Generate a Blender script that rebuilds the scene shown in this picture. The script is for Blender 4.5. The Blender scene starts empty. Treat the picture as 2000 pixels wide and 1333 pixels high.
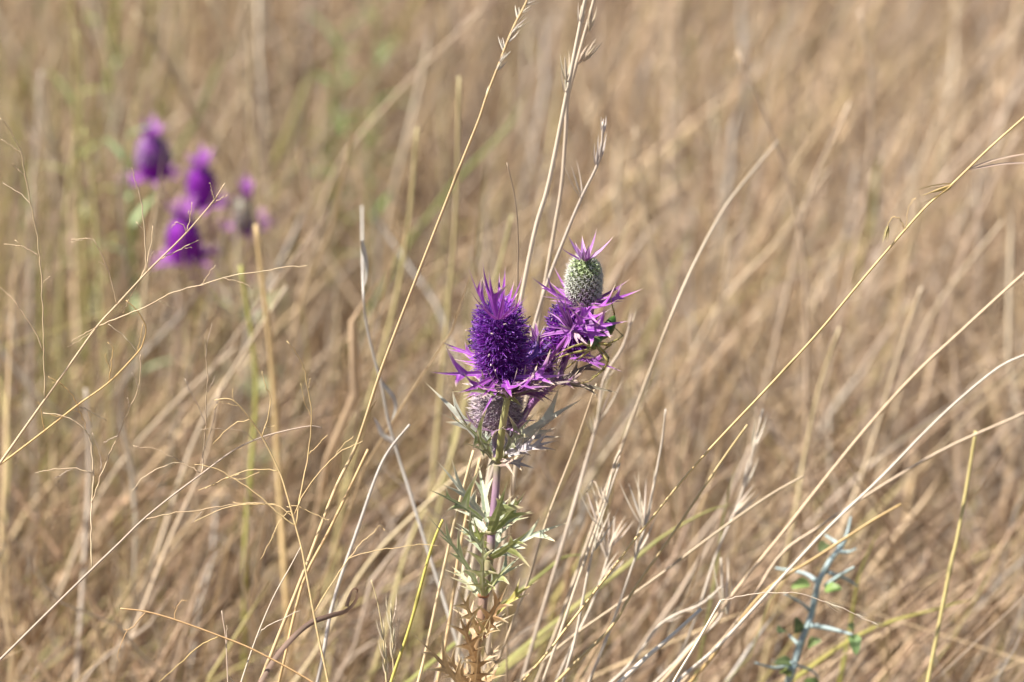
import bpy, math, random
import numpy as np
from mathutils import Vector, Matrix
random.seed(7)
rng = np.random.default_rng(11)
sc = bpy.context.scene
# ------------------------------------------------------------------ camera, sky, sun, exposure
PITCH = math.radians(20.0)
DIST = 1.11                       # metres from the lens to the flower heads
FOCUS = Vector((0, 0, 0.5))
FWD = Vector((0, math.cos(PITCH), -math.sin(PITCH)))
UPV = Vector((0, math.sin(PITCH), math.cos(PITCH)))
CAM = FOCUS - FWD * DIST
cd = bpy.data.cameras.new("camera")
cam = bpy.data.objects.new("camera", cd)
sc.collection.objects.link(cam)
cam.location = CAM
cam.rotation_euler = (math.radians(90) - PITCH, 0, 0)
cd.lens = 100.0
cd.sensor_width = 36.0
cd.clip_start = 0.02
cd.clip_end = 1500.0
cd.dof.use_dof = True
cd.dof.focus_distance = DIST
cd.dof.aperture_fstop = 7.8
cd.dof.aperture_blades = 0
sc.camera = cam

SUN_EL, SUN_AZ = math.radians(56), math.radians(-98)   # azimuth from +Y towards +X: from the left
world = bpy.data.worlds.new("World")
sc.world = world
world.use_nodes = True
wn = world.node_tree
sky = wn.nodes.new("ShaderNodeTexSky")
sky.sky_type = 'NISHITA'
sky.sun_disc = False
sky.sun_elevation = SUN_EL
sky.sun_rotation = SUN_AZ
bg = wn.nodes["Background"]
bg.inputs[1].default_value = 0.052
wn.links.new(sky.outputs[0], bg.inputs[0])
sd = bpy.data.lights.new("sun", 'SUN')
sd.energy = 5.0
sd.angle = math.radians(0.53)
sd.color = (1.0, 0.945, 0.87)
sun = bpy.data.objects.new("sun", sd)
sc.collection.objects.link(sun)
tosun = Vector((math.sin(SUN_AZ) * math.cos(SUN_EL), math.cos(SUN_AZ) * math.cos(SUN_EL), math.sin(SUN_EL)))
sun.rotation_euler = tosun.to_track_quat('Z', 'Y').to_euler()
sun.location = tosun * 20
sc.view_settings.view_transform = 'Standard'
sc.view_settings.look = 'None'
sc.view_settings.exposure = 0.95
sc.view_settings.gamma = 1.0
sc.view_settings.use_curve_mapping = False
sc.render.engine = 'CYCLES'
sc.cycles.use_denoising = True
sc.cycles.use_adaptive_sampling = False
sc.cycles.max_bounces = 4
sc.cycles.diffuse_bounces = 2
sc.cycles.transparent_max_bounces = 4

# ------------------------------------------------------------------ helpers
def px(x, y, Y=0.0):
    """photo position (2000 x 1333) -> point on the upright plane y = Y"""
    d = FWD + Vector((1, 0, 0)) * ((x - 1000) / 2000 * 0.36) + UPV * ((666.5 - y) / 2000 * 0.36)
    if y > 880: Y -= min(y - 880, 520) / 453 * 0.032      # the clump leans a little away from the lens, its foot nearer
    return CAM + d * ((Y - CAM.y) / d.y)
MM = 0.001

def mat(name, rough=0.6, transl=0.0, noise=0.25, scale=400.0, spec=0.3, stretch=(1, 1, 1), bump=0.0, sheen=0.0):
    m = bpy.data.materials.new(name)
    m.use_nodes = True
    nt = m.node_tree
    N, L = nt.nodes, nt.links
    p = N["Principled BSDF"]
    at = N.new("ShaderNodeAttribute"); at.attribute_name = "Col"
    tc = N.new("ShaderNodeTexCoord")
    mp = N.new("ShaderNodeMapping"); mp.inputs["Scale"].default_value = stretch
    L.new(tc.outputs["Object"], mp.inputs[0])
    nz = N.new("ShaderNodeTexNoise"); nz.inputs["Scale"].default_value = scale; nz.inputs["Detail"].default_value = 3
    L.new(mp.outputs[0], nz.inputs[0])
    rm = N.new("ShaderNodeMapRange")
    rm.inputs[1].default_value = 0.25; rm.inputs[2].default_value = 0.75
    rm.inputs[3].default_value = 1 - noise; rm.inputs[4].default_value = 1 + noise
    L.new(nz.outputs[0], rm.inputs[0])
    mx = N.new("ShaderNodeVectorMath"); mx.operation = 'SCALE'
    L.new(at.outputs["Color"], mx.inputs[0]); L.new(rm.outputs[0], mx.inputs["Scale"])
    L.new(mx.outputs[0], p.inputs["Base Color"])
    p.inputs["Roughness"].default_value = rough
    p.inputs["Specular IOR Level"].default_value = spec
    if bump:
        b = N.new("ShaderNodeBump"); b.inputs["Strength"].default_value = bump; b.inputs["Distance"].default_value = 0.0004
        L.new(nz.outputs[0], b.inputs["Height"]); L.new(b.outputs[0], p.inputs["Normal"])
    if transl:
        t = N.new("ShaderNodeBsdfTranslucent")
        L.new(mx.outputs[0], t.inputs["Color"])
        ms = N.new("ShaderNodeMixShader"); ms.inputs[0].default_value = transl
        L.new(p.outputs[0], ms.inputs[1]); L.new(t.outputs[0], ms.inputs[2])
        L.new(ms.outputs[0], N["Material Output"].inputs[0])
    return m

M_STRAW = mat("dry_straw", 0.5, 0.0, 0.14, 900, 0.4, (1, 1, 0.06), 0.06)
M_BLADE = mat("dry_grass_blade", 0.6, 0.16, 0.25, 120, 0.25, (1, 1, 0.2))
M_LEAF = mat("spiny_leaf", 0.5, 0.25, 0.16, 500, 0.35, bump=0.2)
M_BRACT = mat("purple_bract", 0.5, 0.25, 0.15, 600, 0.3)
M_FLORET = mat("floret", 0.6, 0.15, 0.25, 900, 0.2)
M_STEM = mat("ribbed_stem", 0.5, 0.0, 0.2, 700, 0.35, (1, 1, 0.12), 0.4)
M_WOOD = mat("grey_green_bark", 0.6, 0.0, 0.18, 500, 0.3, bump=0.3)
M_SPIDER = mat("spider_skin", 0.35, 0.1, 0.2, 1500, 0.5)

class MB:
    def __init__(s): s.v, s.f, s.c = [], [], []
    def add(s, vs, fs, cs):
        o = len(s.v)
        s.v += [tuple(a) for a in vs]; s.f += [tuple(i + o for i in f) for f in fs]
        s.c += [tuple(c[:3]) + (1.0,) for c in cs]
    def build(s, name, m, parent=None, smooth=True, origin=None):
        me = bpy.data.meshes.new(name)
        org = Vector(origin) if origin is not None else Vector((0, 0, 0))
        me.from_pydata([tuple(Vector(a) - org) for a in s.v] if origin is not None else s.v, [], s.f)
        a = me.color_attributes.new("Col", 'FLOAT_COLOR', 'POINT')
        a.data.foreach_set("color", np.array(s.c, dtype=np.float32).ravel())
        if smooth: me.polygons.foreach_set("use_smooth", [True] * len(me.polygons))
        me.materials.append(m)
        o = bpy.data.objects.new(name, me)
        sc.collection.objects.link(o)
        if parent is not None: o.parent = parent
        if origin is not None: o.location = org - (abs_loc(parent) if parent is not None else Vector((0, 0, 0)))
        elif parent is not None: o.location = -abs_loc(parent)
        return o
def abs_loc(o):
    p = Vector((0, 0, 0))
    while o is not None:
        p = p + o.location; o = o.parent
    return p
def thing(name, label, cat, loc=(0, 0, 0), group=None):
    o = bpy.data.objects.new(name, None)
    o.empty_display_size = 0.02
    sc.collection.objects.link(o); o.location = loc
    return tag(o, label, cat, group)
def tag(o, label, cat, group=None, kind=None):
    if label: o["label"] = label
    if cat: o["category"] = cat
    if group: o["group"] = group
    if kind: o["kind"] = kind
    return o
def stuffpart(o):
    o["kind"] = "stuff"; return o

def resample(pts, n):
    """Catmull-Rom through pts"""
    P = [Vector(p) for p in pts]
    if len(P) == 2: return [P[0].lerp(P[1], i / (n - 1)) for i in range(n)]
    Q = [P[0] * 2 - P[1]] + P + [P[-1] * 2 - P[-2]]
    out = []
    m = len(P) - 1
    for i in range(n):
        t = i / (n - 1) * m
        k = min(int(t), m - 1); u = t - k
        a, b, c, d = Q[k], Q[k + 1], Q[k + 2], Q[k + 3]
        out.append(0.5 * ((2 * b) + (c - a) * u + (2 * a - 5 * b + 4 * c - d) * u * u + (3 * b - a - 3 * c + d) * u ** 3))
    return out
def lerp(a, b, t): return tuple(x + (y - x) * t for x, y in zip(a, b))
def tube(mb, pts, radii, sides, cols, cap=True):
    P = [Vector(p) for p in pts]
    n = len(P)
    if not isinstance(radii, (list, tuple)): radii = [radii] * n
    if not isinstance(cols, list): cols = [cols] * n
    tang = []
    for i in range(n):
        t = (P[min(i + 1, n - 1)] - P[max(i - 1, 0)])
        tang.append(t.normalized() if t.length > 1e-9 else Vector((0, 0, 1)))
    ref = tang[0].orthogonal().normalized()
    vs, fs, cs = [], [], []
    for i in range(n):
        t = tang[i]
        ref = ref - t * ref.dot(t)
        ref = ref.normalized() if ref.length > 1e-9 else t.orthogonal().normalized()
        b = t.cross(ref)
        for k in range(sides):
            a = 2 * math.pi * k / sides
            vs.append(P[i] + (ref * math.cos(a) + b * math.sin(a)) * radii[i]); cs.append(cols[i])
    for i in range(n - 1):
        for k in range(sides):
            k2 = (k + 1) % sides
            fs.append((i * sides + k, i * sides + k2, (i + 1) * sides + k2, (i + 1) * sides + k))
    if cap:
        fs.append(tuple(range(sides))[::-1]); fs.append(tuple((n - 1) * sides + k for k in range(sides)))
    mb.add(vs, fs, cs)
def wid(r0, r1, n): return [r0 + (r1 - r0) * i / (n - 1) for i in range(n)]
def jit(c, k=0.1):
    f = 1 + random.uniform(-k, k)
    return tuple(max(0, x * f * (1 + random.uniform(-k, k) * 0.4)) for x in c)

# ------------------------------------------------------------------ spiny leaf / bract
CREAM = (0.78, 0.66, 0.42)
def leaf(mb, base, tip, W, lobes=(), nrm=None, col=(0.3, 0.3, 0.1), edge=(0.7, 0.66, 0.5), rib=None, fold=0.35,
         bow=0.06, tipcol=CREAM, lobeup=0.35, sharp=1.3, twist=0.0, spine=1.06):
    base, tip = Vector(base), Vector(tip)
    tip = base + (tip - base) * spine
    ax = tip - base; L = ax.length; ax.normalize()
    if nrm is None: nrm = Vector((0, -0.75, 0.65))
    nrm = Vector(nrm); nrm = (nrm - ax * nrm.dot(ax))
    nrm = nrm.normalized() if nrm.length > 1e-4 else ax.orthogonal().normalized()
    if twist: nrm = Matrix.Rotation(twist, 3, ax) @ nrm
    side = ax.cross(nrm)
    rib = rib or lerp(col, edge, 0.45)
    def hw(t):
        t = min(max(t, 0), 1)
        s = min(t / 0.28, 1); s = s * s * (3 - 2 * s)
        return W * (0.42 + 0.58 * s) * (1 - t) ** sharp + 0.00020 * (1 - t ** 6)
    def P(u, v, sg, extra=0.0):
        o = abs(v) * math.sin(fold) + bow * L * 4 * u * (1 - min(u, 1)) + extra
        return base + ax * (u * L) + side * (sg * v * math.cos(fold)) + nrm * o
    for sg in (1, -1):
        rows = []          # (mid t, edge u, edge v, kind 0 rim 1 spine, up)
        ts = [0.0]
        lb = sorted([l for l in lobes if l[1] == sg or l[1] == 0], key=lambda l: l[0])
        rows.append((0.0, 0.0, hw(0), 0, 0))
        t_prev = 0.0
        for (t, _, ll, ang, dt) in lb:
            ll *= 1.15; dt *= .9
            t0, t1 = max(t - dt, t_prev + 0.015), t + dt
            for k in (0.5,):
                tm = t_prev + (t0 - t_prev) * k
                rows.append((tm, tm, hw(tm), 0, 0))
            rows.append((t0, t0, hw(t0), 0, 0))
            du, dv = ll * math.cos(ang), ll * L * math.sin(ang)
            ut, vt = t + du, hw(t) + dv
            up = lobeup * dv
            rows.append((t0 + (t1 - t0) * 0.3, t0 + (ut - t0) * 0.45, hw(t0) + (vt - hw(t0)) * 0.38, 0.15, up * 0.2))
            rows.append((t0 + (t1 - t0) * 0.45, t0 + (ut - t0) * 0.75, hw(t0) + (vt - hw(t0)) * 0.72, 0.4, up * 0.6))
            rows.append((t0 + (t1 - t0) * 0.5, ut, vt, 1, up))
            rows.append((t0 + (t1 - t0) * 0.55, t1 + (ut - t1) * 0.75, hw(t1) + (vt - hw(t1)) * 0.70, 0.4, up * 0.6))
            rows.append((t0 + (t1 - t0) * 0.7, t1 + (ut - t1) * 0.40, hw(t1) + (vt - hw(t1)) * 0.33, 0.15, up * 0.2))
            rows.append((t1, t1, hw(t1), 0, 0))
            t_prev = t1
        for k in (0.25, 0.5, 0.75, 0.9):
            tm = t_prev + (1 - t_prev) * k
            rows.append((tm, tm, hw(tm), max(0, (tm - 0.72) * 2.6), 0))
        rows.append((1.0, 1.0, 0.00004, 1, 0))
        vs, cs, fs = [], [], []
        for (tm, u, v, kd, up) in rows:
            kt = max(0, (tm - 0.72) * 2.6)
            fm = lerp(rib, tipcol, min(1, kt)); fi = lerp(lerp(col, edge, 0.12), tipcol, min(1, max(kd, kt)))
            fe = lerp(edge, tipcol, min(1, max(kd, kt)))
            vs.append(P(tm, 0, sg)); cs.append(fm)
            mu, mv = tm + (u - tm) * 0.45, v * 0.45
            vs.append(P(mu, mv, sg, up * 0.3)); cs.append(lerp(col, tipcol, min(1, kt)))
            mu, mv = tm + (u - tm) * 0.86, v * 0.86
            vs.append(P(mu, mv, sg, up * 0.8)); cs.append(fi)
            vs.append(P(u, v, sg, up)); cs.append(fe)
        for i in range(len(rows) - 1):
            for j in range(3):
                a, b, c, d = i * 4 + j, (i + 1) * 4 + j, (i + 1) * 4 + j + 1, i * 4 + j + 1
                fs.append((a, b, c, d) if sg < 0 else (d, c, b, a))
        mb.add(vs, fs, cs)
def lobeset(kind):
    r = random.uniform
    if kind == 0: return ()
    if kind == 1: return [(r(.38, .5), 1, r(.26, .36), r(.6, .85), .09), (r(.38, .5), -1, r(.26, .36), r(.6, .85), .09)]
    if kind == 2: return [(r(.25, .32), 1, r(.14, .2), r(.7, 1), .06), (r(.25, .32), -1, r(.14, .2), r(.7, 1), .06),
                          (r(.5, .58), 1, r(.28, .36), r(.55, .75), .08), (r(.5, .58), -1, r(.28, .36), r(.55, .75), .08)]
    if kind == 3: return [(r(.2, .26), 1, r(.12, .18), r(.8, 1.1), .045), (r(.2, .26), -1, r(.12, .18), r(.8, 1.1), .045),
                          (r(.38, .44), 1, r(.2, .28), r(.6, .85), .06), (r(.38, .44), -1, r(.2, .28), r(.6, .85), .06),
                          (r(.58, .66), 1, r(.22, .3), r(.45, .7), .06), (r(.58, .66), -1, r(.22, .3), r(.45, .7), .06)]

# ------------------------------------------------------------------ flower heads
PUR_D, PUR, PUR_L = (0.10, 0.004, 0.14), (0.25, 0.015, 0.40), (0.50, 0.12, 0.66)
BLUE_V = (0.24, 0.035, 0.46)
def headframe(base, top):
    ax = Vector(top) - Vector(base); L = ax.length; ax.normalize()
    e1 = ax.orthogonal().normalized(); return ax, e1, ax.cross(e1), L
def prof(t): return max(0.0, 1 - abs(2 * t - 1) ** 3.2) ** 0.5 * (0.93 + 0.14 * (1 - t)) if 0 < t < 1 else 0.0
def core_mesh(base, top, R, col0, col1, prof=prof, n=16, s=20):
    mb = MB(); ax, e1, e2, L = headframe(base, top); base = Vector(base)
    vs, fs, cs = [], [], []
    for i in range(n + 1):
        t = i / n; r = max(prof(min(max(t, .004), .996)), 0.02) * R
        for k in range(s):
            a = 2 * math.pi * (k + 0.5 * (i % 2)) / s
            rr = r * (1 + random.uniform(-.05, .05))
            vs.append(base + ax * (t * L) + (e1 * math.cos(a) + e2 * math.sin(a)) * rr); cs.append(lerp(col0, col1, t))
    for i in range(n):
        for k in range(s):
            k2 = (k + 1) % s
            fs.append((i * s + k, i * s + k2, (i + 1) * s + k2, (i + 1) * s + k))
    fs.append(tuple(range(s))[::-1]); fs.append(tuple(n * s + k for k in range(s)))
    mb.add(vs, fs, cs); return mb
def phyllo(base, top, R, n, t0=0.03, t1=0.97):
    ax, e1, e2, L = headframe(base, top); base = Vector(base)
    for i in range(n):
        t = t0 + (t1 - t0) * (i + 0.5) / n
        a = i * 2.39996
        r = prof(t) * R
        dr = (prof(min(t + .02, .995)) - prof(max(t - .02, .005))) * R / (0.04 * L)
        rad = e1 * math.cos(a) + e2 * math.sin(a)
        nn = (rad - ax * dr * 0.8); nn.normalize()
        yield t, base + ax * (t * L) + rad * r, nn, ax
def cone(mb, p, d, L, r, c0, c1, sides=3):
    a = d.orthogonal().normalized(); b = d.cross(a)
    vs = [p + (a * math.cos(2 * math.pi * k / sides) + b * math.sin(2 * math.pi * k / sides)) * r for k in range(sides)] + [p + d * L]
    mb.add(vs, [(k, (k + 1) % sides, sides) for k in range(sides)], [c0] * sides + [c1])
def rv(k): return Vector((random.uniform(-k, k), random.uniform(-k, k), random.uniform(-k, k)))
def purple_florets(base, top, R, n, flen, nf=5, detail=True, tone=1.0):
    mb = MB()
    for t, p, nn, ax in phyllo(base, top, R, n):
        mag = lerp((0.33, 0.010, 0.38), (0.23, 0.014, 0.42), min(1, t * 1.2))
        for k in range(3):
            d = (nn + rv(.5) + ax * .25).normalized()
            cone(mb, p, d, flen * random.uniform(.4, .72), .00030, jit(PUR_D, .2), jit(lerp(mag, (.42, .05, .56), random.uniform(0, .6)), .2))
        if not detail: 
            d = (nn + rv(.4)).normalized(); cone(mb, p, d, flen, .0005, mag, jit(BLUE_V, .3)); continue
        for k in range(nf):
            d = (nn + rv(.65) + ax * .35).normalized(); d2 = (d + rv(.8)).normalized()
            l = flen * random.uniform(.65, 1.3)
            q = [p, p + d * l * .5, p + d * l * .8 + d2 * l * .1, p + d * l * .85 + d2 * l * .32]
            cc = lerp(jit(lerp(mag, BLUE_V, random.uniform(.1, .8)), .2), (.36, .13, .62), random.uniform(0, .7) ** 1.5)
            tipc = lerp(cc, (0.44, 0.24, 0.72), random.uniform(.0, .8))
            fat = 1.0
            if random.random() < .3: fat = 1.7; tipc = lerp(tipc, (.50, .28, .78), .6); cc = lerp(cc, (.32, .13, .60), .45)
            tube(mb, q, [.00012, .00011 * fat, .00011 * fat, .0001 * fat], 3, [mag, cc, cc, tipc], cap=False)
            if t > .3 and random.random() < .11:
                d3 = (d2 + rv(.8)).normalized()
                ac = (0.06, 0.04, 0.13) if random.random() < .75 else (0.75, 0.58, 0.56)
                e = q[-1]
                tube(mb, [e - d3 * .0007, e - d3 * .0003, e + d3 * .0004, e + d3 * .0008], [.00005, .00028, .00028, .00005], 4, ac)
    return mb
def bract(parent, b, t, W, kind, col=None, nrm=None, edge=(0.62, 0.36, 0.62), rib=None, name="bract", m=None, **kw):
    mb = MB()
    leaf(mb, b, t, W * 0.2 * MM, lobeset(kind) if isinstance(kind, int) else kind, nrm, col or (0.36, 0.055, 0.50), edge, rib, **kw)
    return mb.build(name, m or M_BRACT, parent)

# ================================================================== GROUND
gm = bpy.data.materials.new("soil_and_thatch"); gm.use_nodes = True
nt = gm.node_tree; p = nt.nodes["Principled BSDF"]; p.inputs["Roughness"].default_value = 0.95
tc = nt.nodes.new("ShaderNodeTexCoord")
n1 = nt.nodes.new("ShaderNodeTexNoise"); n1.inputs["Scale"].default_value = 14; n1.inputs["Detail"].default_value = 8
n2 = nt.nodes.new("ShaderNodeTexNoise"); n2.inputs["Scale"].default_value = 0.6; n2.inputs["Detail"].default_value = 4
nt.links.new(tc.outputs["Object"], n1.inputs[0]); nt.links.new(tc.outputs["Object"], n2.inputs[0])
r1 = nt.nodes.new("ShaderNodeValToRGB")
r1.color_ramp.elements[0].position = .3; r1.color_ramp.elements[0].color = (.06, .038, .022, 1)
r1.color_ramp.elements[1].position = .75; r1.color_ramp.elements[1].color = (.22, .145, .085, 1)
mm = nt.nodes.new("ShaderNodeMath"); mm.operation = 'MULTIPLY_ADD'; mm.inputs[1].default_value = .7
nt.links.new(n1.outputs[0], mm.inputs[0]); 
ms = nt.nodes.new("ShaderNodeMath"); ms.operation = 'MULTIPLY'; ms.inputs[1].default_value = .35
nt.links.new(n2.outputs[0], ms.inputs[0]); nt.links.new(ms.outputs[0], mm.inputs[2])
nt.links.new(mm.outputs[0], r1.inputs[0]); nt.links.new(r1.outputs[0], p.inputs["Base Color"])
gb = nt.nodes.new("ShaderNodeBump"); gb.inputs["Distance"].default_value = .02
nt.links.new(n1.outputs[0], gb.inputs["Height"]); nt.links.new(gb.outputs[0], p.inputs["Normal"])
gv, gf = [], []
NG = 80
def gcoord(i):
    u = (i / NG) * 2 - 1
    return math.copysign(abs(u) ** 3 * 400 + abs(u) * 4, u)
def gz(x, y):
    return 0.012 * math.sin(x * 5.1 + 1) * math.sin(y * 4.3 + 2) if abs(x) < 6 and abs(y) < 8 else 0.0
for j in range(NG + 1):
    for i in range(NG + 1):
        x, y = gcoord(i), gcoord(j); gv.append((x, y, gz(x, y)))
for j in range(NG):
    for i in range(NG):
        a = j * (NG + 1) + i; gf.append((a, a + 1, a + NG + 2, a + NG + 1))
gme = bpy.data.meshes.new("ground"); gme.from_pydata(gv, [], gf); gme.materials.append(gm)
go = bpy.data.objects.new("ground", gme); sc.collection.objects.link(go)
tag(go, "brown soil and thatch beneath the dry grass", "ground", kind="structure")

# ================================================================== GRASS MASS (nobody could count it)
TAN = np.array([[.57, .40, .25], [.48, .335, .225], [.64, .475, .31], [.43, .31, .235], [.61, .48, .37], [.34, .22, .14], [.66, .49, .29]])
YEL = np.array([[.50, .42, .17], [.54, .45, .20], [.42, .39, .15]])
GRN = np.array([[.22, .28, .07], [.16, .23, .06], [.30, .34, .10]])
def np_mesh(name, V, Fq, C, m, label, cat):
    me = bpy.data.meshes.new(name)
    me.vertices.add(len(V)); me.vertices.foreach_set("co", V.astype(np.float32).ravel())
    me.loops.add(Fq.size); me.loops.foreach_set("vertex_index", Fq.astype(np.int32).ravel())
    me.polygons.add(len(Fq)); me.polygons.foreach_set("loop_start", np.arange(0, Fq.size, 4, dtype=np.int32))
    me.polygons.foreach_set("use_smooth", np.ones(len(Fq), dtype=bool))
    a = me.color_attributes.new("Col", 'FLOAT_COLOR', 'POINT')
    a.data.foreach_set("color", np.concatenate([C, np.ones((len(C), 1))], 1).astype(np.float32).ravel())
    me.materials.append(m); me.update(calc_edges=True)
    o = bpy.data.objects.new(name, me); sc.collection.objects.link(o)
    return tag(o, label, cat, kind="stuff")
def ribbons(root, h, az, lean, curv, droop, w, col, tipcol, K=5):
    n = len(root); s = np.linspace(0, 1, K)[None, :]
    hor = (lean[:, None] * s + curv[:, None] * s ** 2) * h[:, None]
    z = h[:, None] * (s - droop[:, None] * s ** 2)
    c = np.stack([root[:, 0:1] + np.cos(az)[:, None] * hor, root[:, 1:2] + np.sin(az)[:, None] * hor, np.maximum(z, .004) + root[:, 2:3]], -1)
    fa = rng.uniform(0, np.pi, n)[:, None] + s * rng.uniform(-1.2, 1.2, n)[:, None]
    ww = w[:, None] * np.clip((1 - s) ** .75, 0, 1) * (0.8 + 0.4 * np.minimum(s * 5, 1)) / 2 + 0.00008
    sd = np.stack([np.cos(fa) * ww, np.sin(fa) * ww, 0 * fa], -1)
    V = np.stack([c - sd, c + sd], 2).reshape(-1, 3)
    C = (col[:, None, :] * (1 - s[..., None]) + tipcol[:, None, :] * s[..., None])
    C = np.repeat(C, 2, axis=1).reshape(-1, 3)
    b = (np.arange(n) * K * 2)[:, None] + (np.arange(K - 1) * 2)[None, :]
    F = np.stack([b, b + 1, b + 3, b + 2], -1).reshape(-1, 4)
    return V, F, C
def stalks(root, h, az, lean, curv, r, col, headp, K=8):
    n = len(root); s = np.array([0, .22, .45, .66, .78, .86, .94, 1.0])[None, :]
    hor = (lean[:, None] * s + curv[:, None] * s ** 2.2) * h[:, None]
    c = np.stack([root[:, 0:1] + np.cos(az)[:, None] * hor, root[:, 1:2] + np.sin(az)[:, None] * hor, h[:, None] * s * 1.0 + root[:, 2:3]], -1)
    c[:, 1:-1, :2] += rng.normal(0, .003, (n, K - 2, 2))
    head = np.array([0, 0, 0, 0, .6, 1.0, .7, 0])[None, :] * headp[:, None]
    rr = r[:, None] * (1 - .6 * s) * (1 - .8 * (s > .99)) + r[:, None] * head
    V = []
    for k in range(3):
        a = 2 * np.pi * k / 3
        V.append(np.stack([c[..., 0] + np.cos(a) * rr, c[..., 1] + np.sin(a) * rr, c[..., 2]], -1))
    V = np.stack(V, 2).reshape(-1, 3)
    C = np.repeat(np.repeat(col[:, None, :], K, 1), 3, 1).reshape(-1, 3)
    b = (np.arange(n) * K * 3)[:, None, None] + (np.arange(K - 1) * 3)[None, :, None]
    k = np.arange(3)[None, None, :]; k2 = (k + 1) % 3
    F = np.stack([b + k, b + k2, b + 3 + k2, b + 3 + k], -1).reshape(-1, 4)
    return V, F, C
def cull(root, h):
    """nothing tall in the photographer's standing place in front of the flower"""
    y = root[:, 1]
    cap = np.where(y < 0.04, 0.30, np.where(y < 0.25, 0.27 + .2 * (y - .04), 0.6))
    return np.minimum(h, cap * rng.uniform(.75, 1.0, len(h)))
def field(nc, per, x0, x1, y0, y1):
    cx, cy = rng.uniform(x0, x1, nc * 3), rng.uniform(y0, y1, nc * 3)      # tussocks with gaps between them
    wgt = np.sin(11 * cx + 2 * np.sin(9 * cy)) + np.sin(12 * cy + 3 * np.sin(7 * cx)) + rng.normal(0, .7, nc * 3)
    keep = np.argsort(-wgt)[:nc]; cx, cy = cx[keep], cy[keep]
    idx = np.repeat(np.arange(nc), per)
    sp = rng.uniform(.01, .05, nc)
    root = np.stack([cx[idx] + rng.normal(0, 1, nc * per) * sp[idx], cy[idx] + rng.normal(0, 1, nc * per) * sp[idx], np.zeros(nc * per)], 1)
    pal = rng.uniform(0, 1, nc); yel = np.clip(.07 - .14 * cx / (1 + np.maximum(cy, 0)) , .025, .17)
    base = np.where((pal < yel)[:, None], YEL[rng.integers(0, 3, nc)], TAN[rng.integers(0, 7, nc)])
    base = np.where((pal < yel * .12)[:, None], GRN[rng.integers(0, 3, nc)], base)
    gap_dark = rng.uniform(0, 1, nc * per) < .22          # dead brown blades, coloured dark to stand in for shade in the gaps
    col = np.where(gap_dark[:, None], np.array([[.20, .125, .075]]), base[idx]) * rng.uniform(.42, 1.28, (nc * per, 1))
    return root, idx, col
def grow_field(name, nc, per, box, hm, wm, label):
    root, idx, col = field(nc, per, *box)
    n = len(root); ch = rng.uniform(.45, 1.35, nc)[idx]
    h = cull(root, hm * ch * rng.uniform(.5, 1.25, n))
    az = np.where(rng.uniform(0, 1, n) < .5, rng.normal(0.15, .9, n), rng.uniform(0, 6.28, n))
    V, F, C = ribbons(root, h, az, np.abs(rng.normal(.30, .30, n)), rng.uniform(-.1, .8, n), np.abs(rng.normal(.18, .2, n)).clip(0, .62),
                      wm * rng.uniform(.55, 1.5, n), col, col * rng.uniform(.95, 1.2, (n, 1)))
    np_mesh(name, V, F, C, M_BLADE, label, "grass")
grow_field("grass", 1150, 28, (-1.15, 1.35, 0.05, 2.1), .285, .0031, "dense mass of dry tan grass blades filling the field behind the flowers")
grow_field("grass", 800, 24, (-1.9, 2.3, 2.0, 4.8), .38, .0046, "far sunlit mass of dry tan grass blades fading into blur")
grow_field("grass", 500, 22, (-1.3, 1.3, -1.6, 0.06), .22, .0028, "low dry grass in front of the purple thistle")
# thatch lying on the ground
n = 13000
root = np.stack([rng.uniform(-1.7, 1.9, n), rng.uniform(-1.5, 4.6, n), rng.uniform(.006, .07, n)], 1)
col = TAN[rng.integers(0, 7, n)] * rng.uniform(.3, .8, (n, 1))
V, F, C = ribbons(root, rng.uniform(.06, .2, n), rng.uniform(0, 6.28, n), rng.uniform(.8, 1.3, n), rng.uniform(-.3, .3, n), rng.uniform(.75, 1.0, n), rng.uniform(.002, .005, n), col, col)
np_mesh("fallen_thatch", V, F, C, M_BLADE, "layer of fallen broken straw lying on the soil", "thatch")
# standing seed stalks
def stalk_field(name, n, box, hm, hs, rm, label, lean=(.22, .2), azs=.9, free=False):
    root = np.stack([rng.uniform(box[0], box[1], n), rng.uniform(box[2], box[3], n), np.zeros(n)], 1)
    col = TAN[rng.integers(0, 7, n)] * rng.uniform(.85, 1.25, (n, 1)) + np.array([.03, .03, .02])
    yl = rng.uniform(0, 1, n) < np.clip(.10 - .18 * root[:, 0], .02, .24)
    col = np.where(yl[:, None], YEL[rng.integers(0, 3, n)] * 1.1, col)
    gr = rng.uniform(0, 1, n) < .16
    col = np.where(gr[:, None], np.array([.55, .49, .42]) * rng.uniform(.8, 1.15, (n, 1)), col)
    h = rng.normal(hm, hs, n).clip(.12, .7)
    if not free: h = cull(root, h)
    V, F, C = stalks(root, h, rng.normal(.1, azs, n), np.abs(rng.normal(lean[0], lean[1], n)), rng.uniform(-.1, .3, n), rm * rng.uniform(.6, 1.4, n), col,
                     np.where(rng.uniform(0, 1, n) < .35, rng.uniform(.8, 2.2, n), 0))
    np_mesh(name, V, F, C, M_STRAW, label, "grass")
stalk_field("grass_stems", 2300, (-1.1, 1.3, .14, 2.1), .35, .09, .0010, "crowd of blurred upright straw stems behind the flowers")
stalk_field("grass_stems", 2200, (-1.8, 2.2, 2.0, 4.6), .40, .09, .0013, "far crowd of blurred straw stems")

stalk_field("grass_stems", 230, (-.30, .45, .05, .34), .30, .035, .0007, "slanting dry stems crowding the ground right of the thistle", (.8, .25), .3, True)
stalk_field("grass_stems", 150, (-.50, .10, .05, .30), .29, .035, .0008, "loose upright dry stems crowding the ground left of the thistle", (.25, .2), .6, True)

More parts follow.
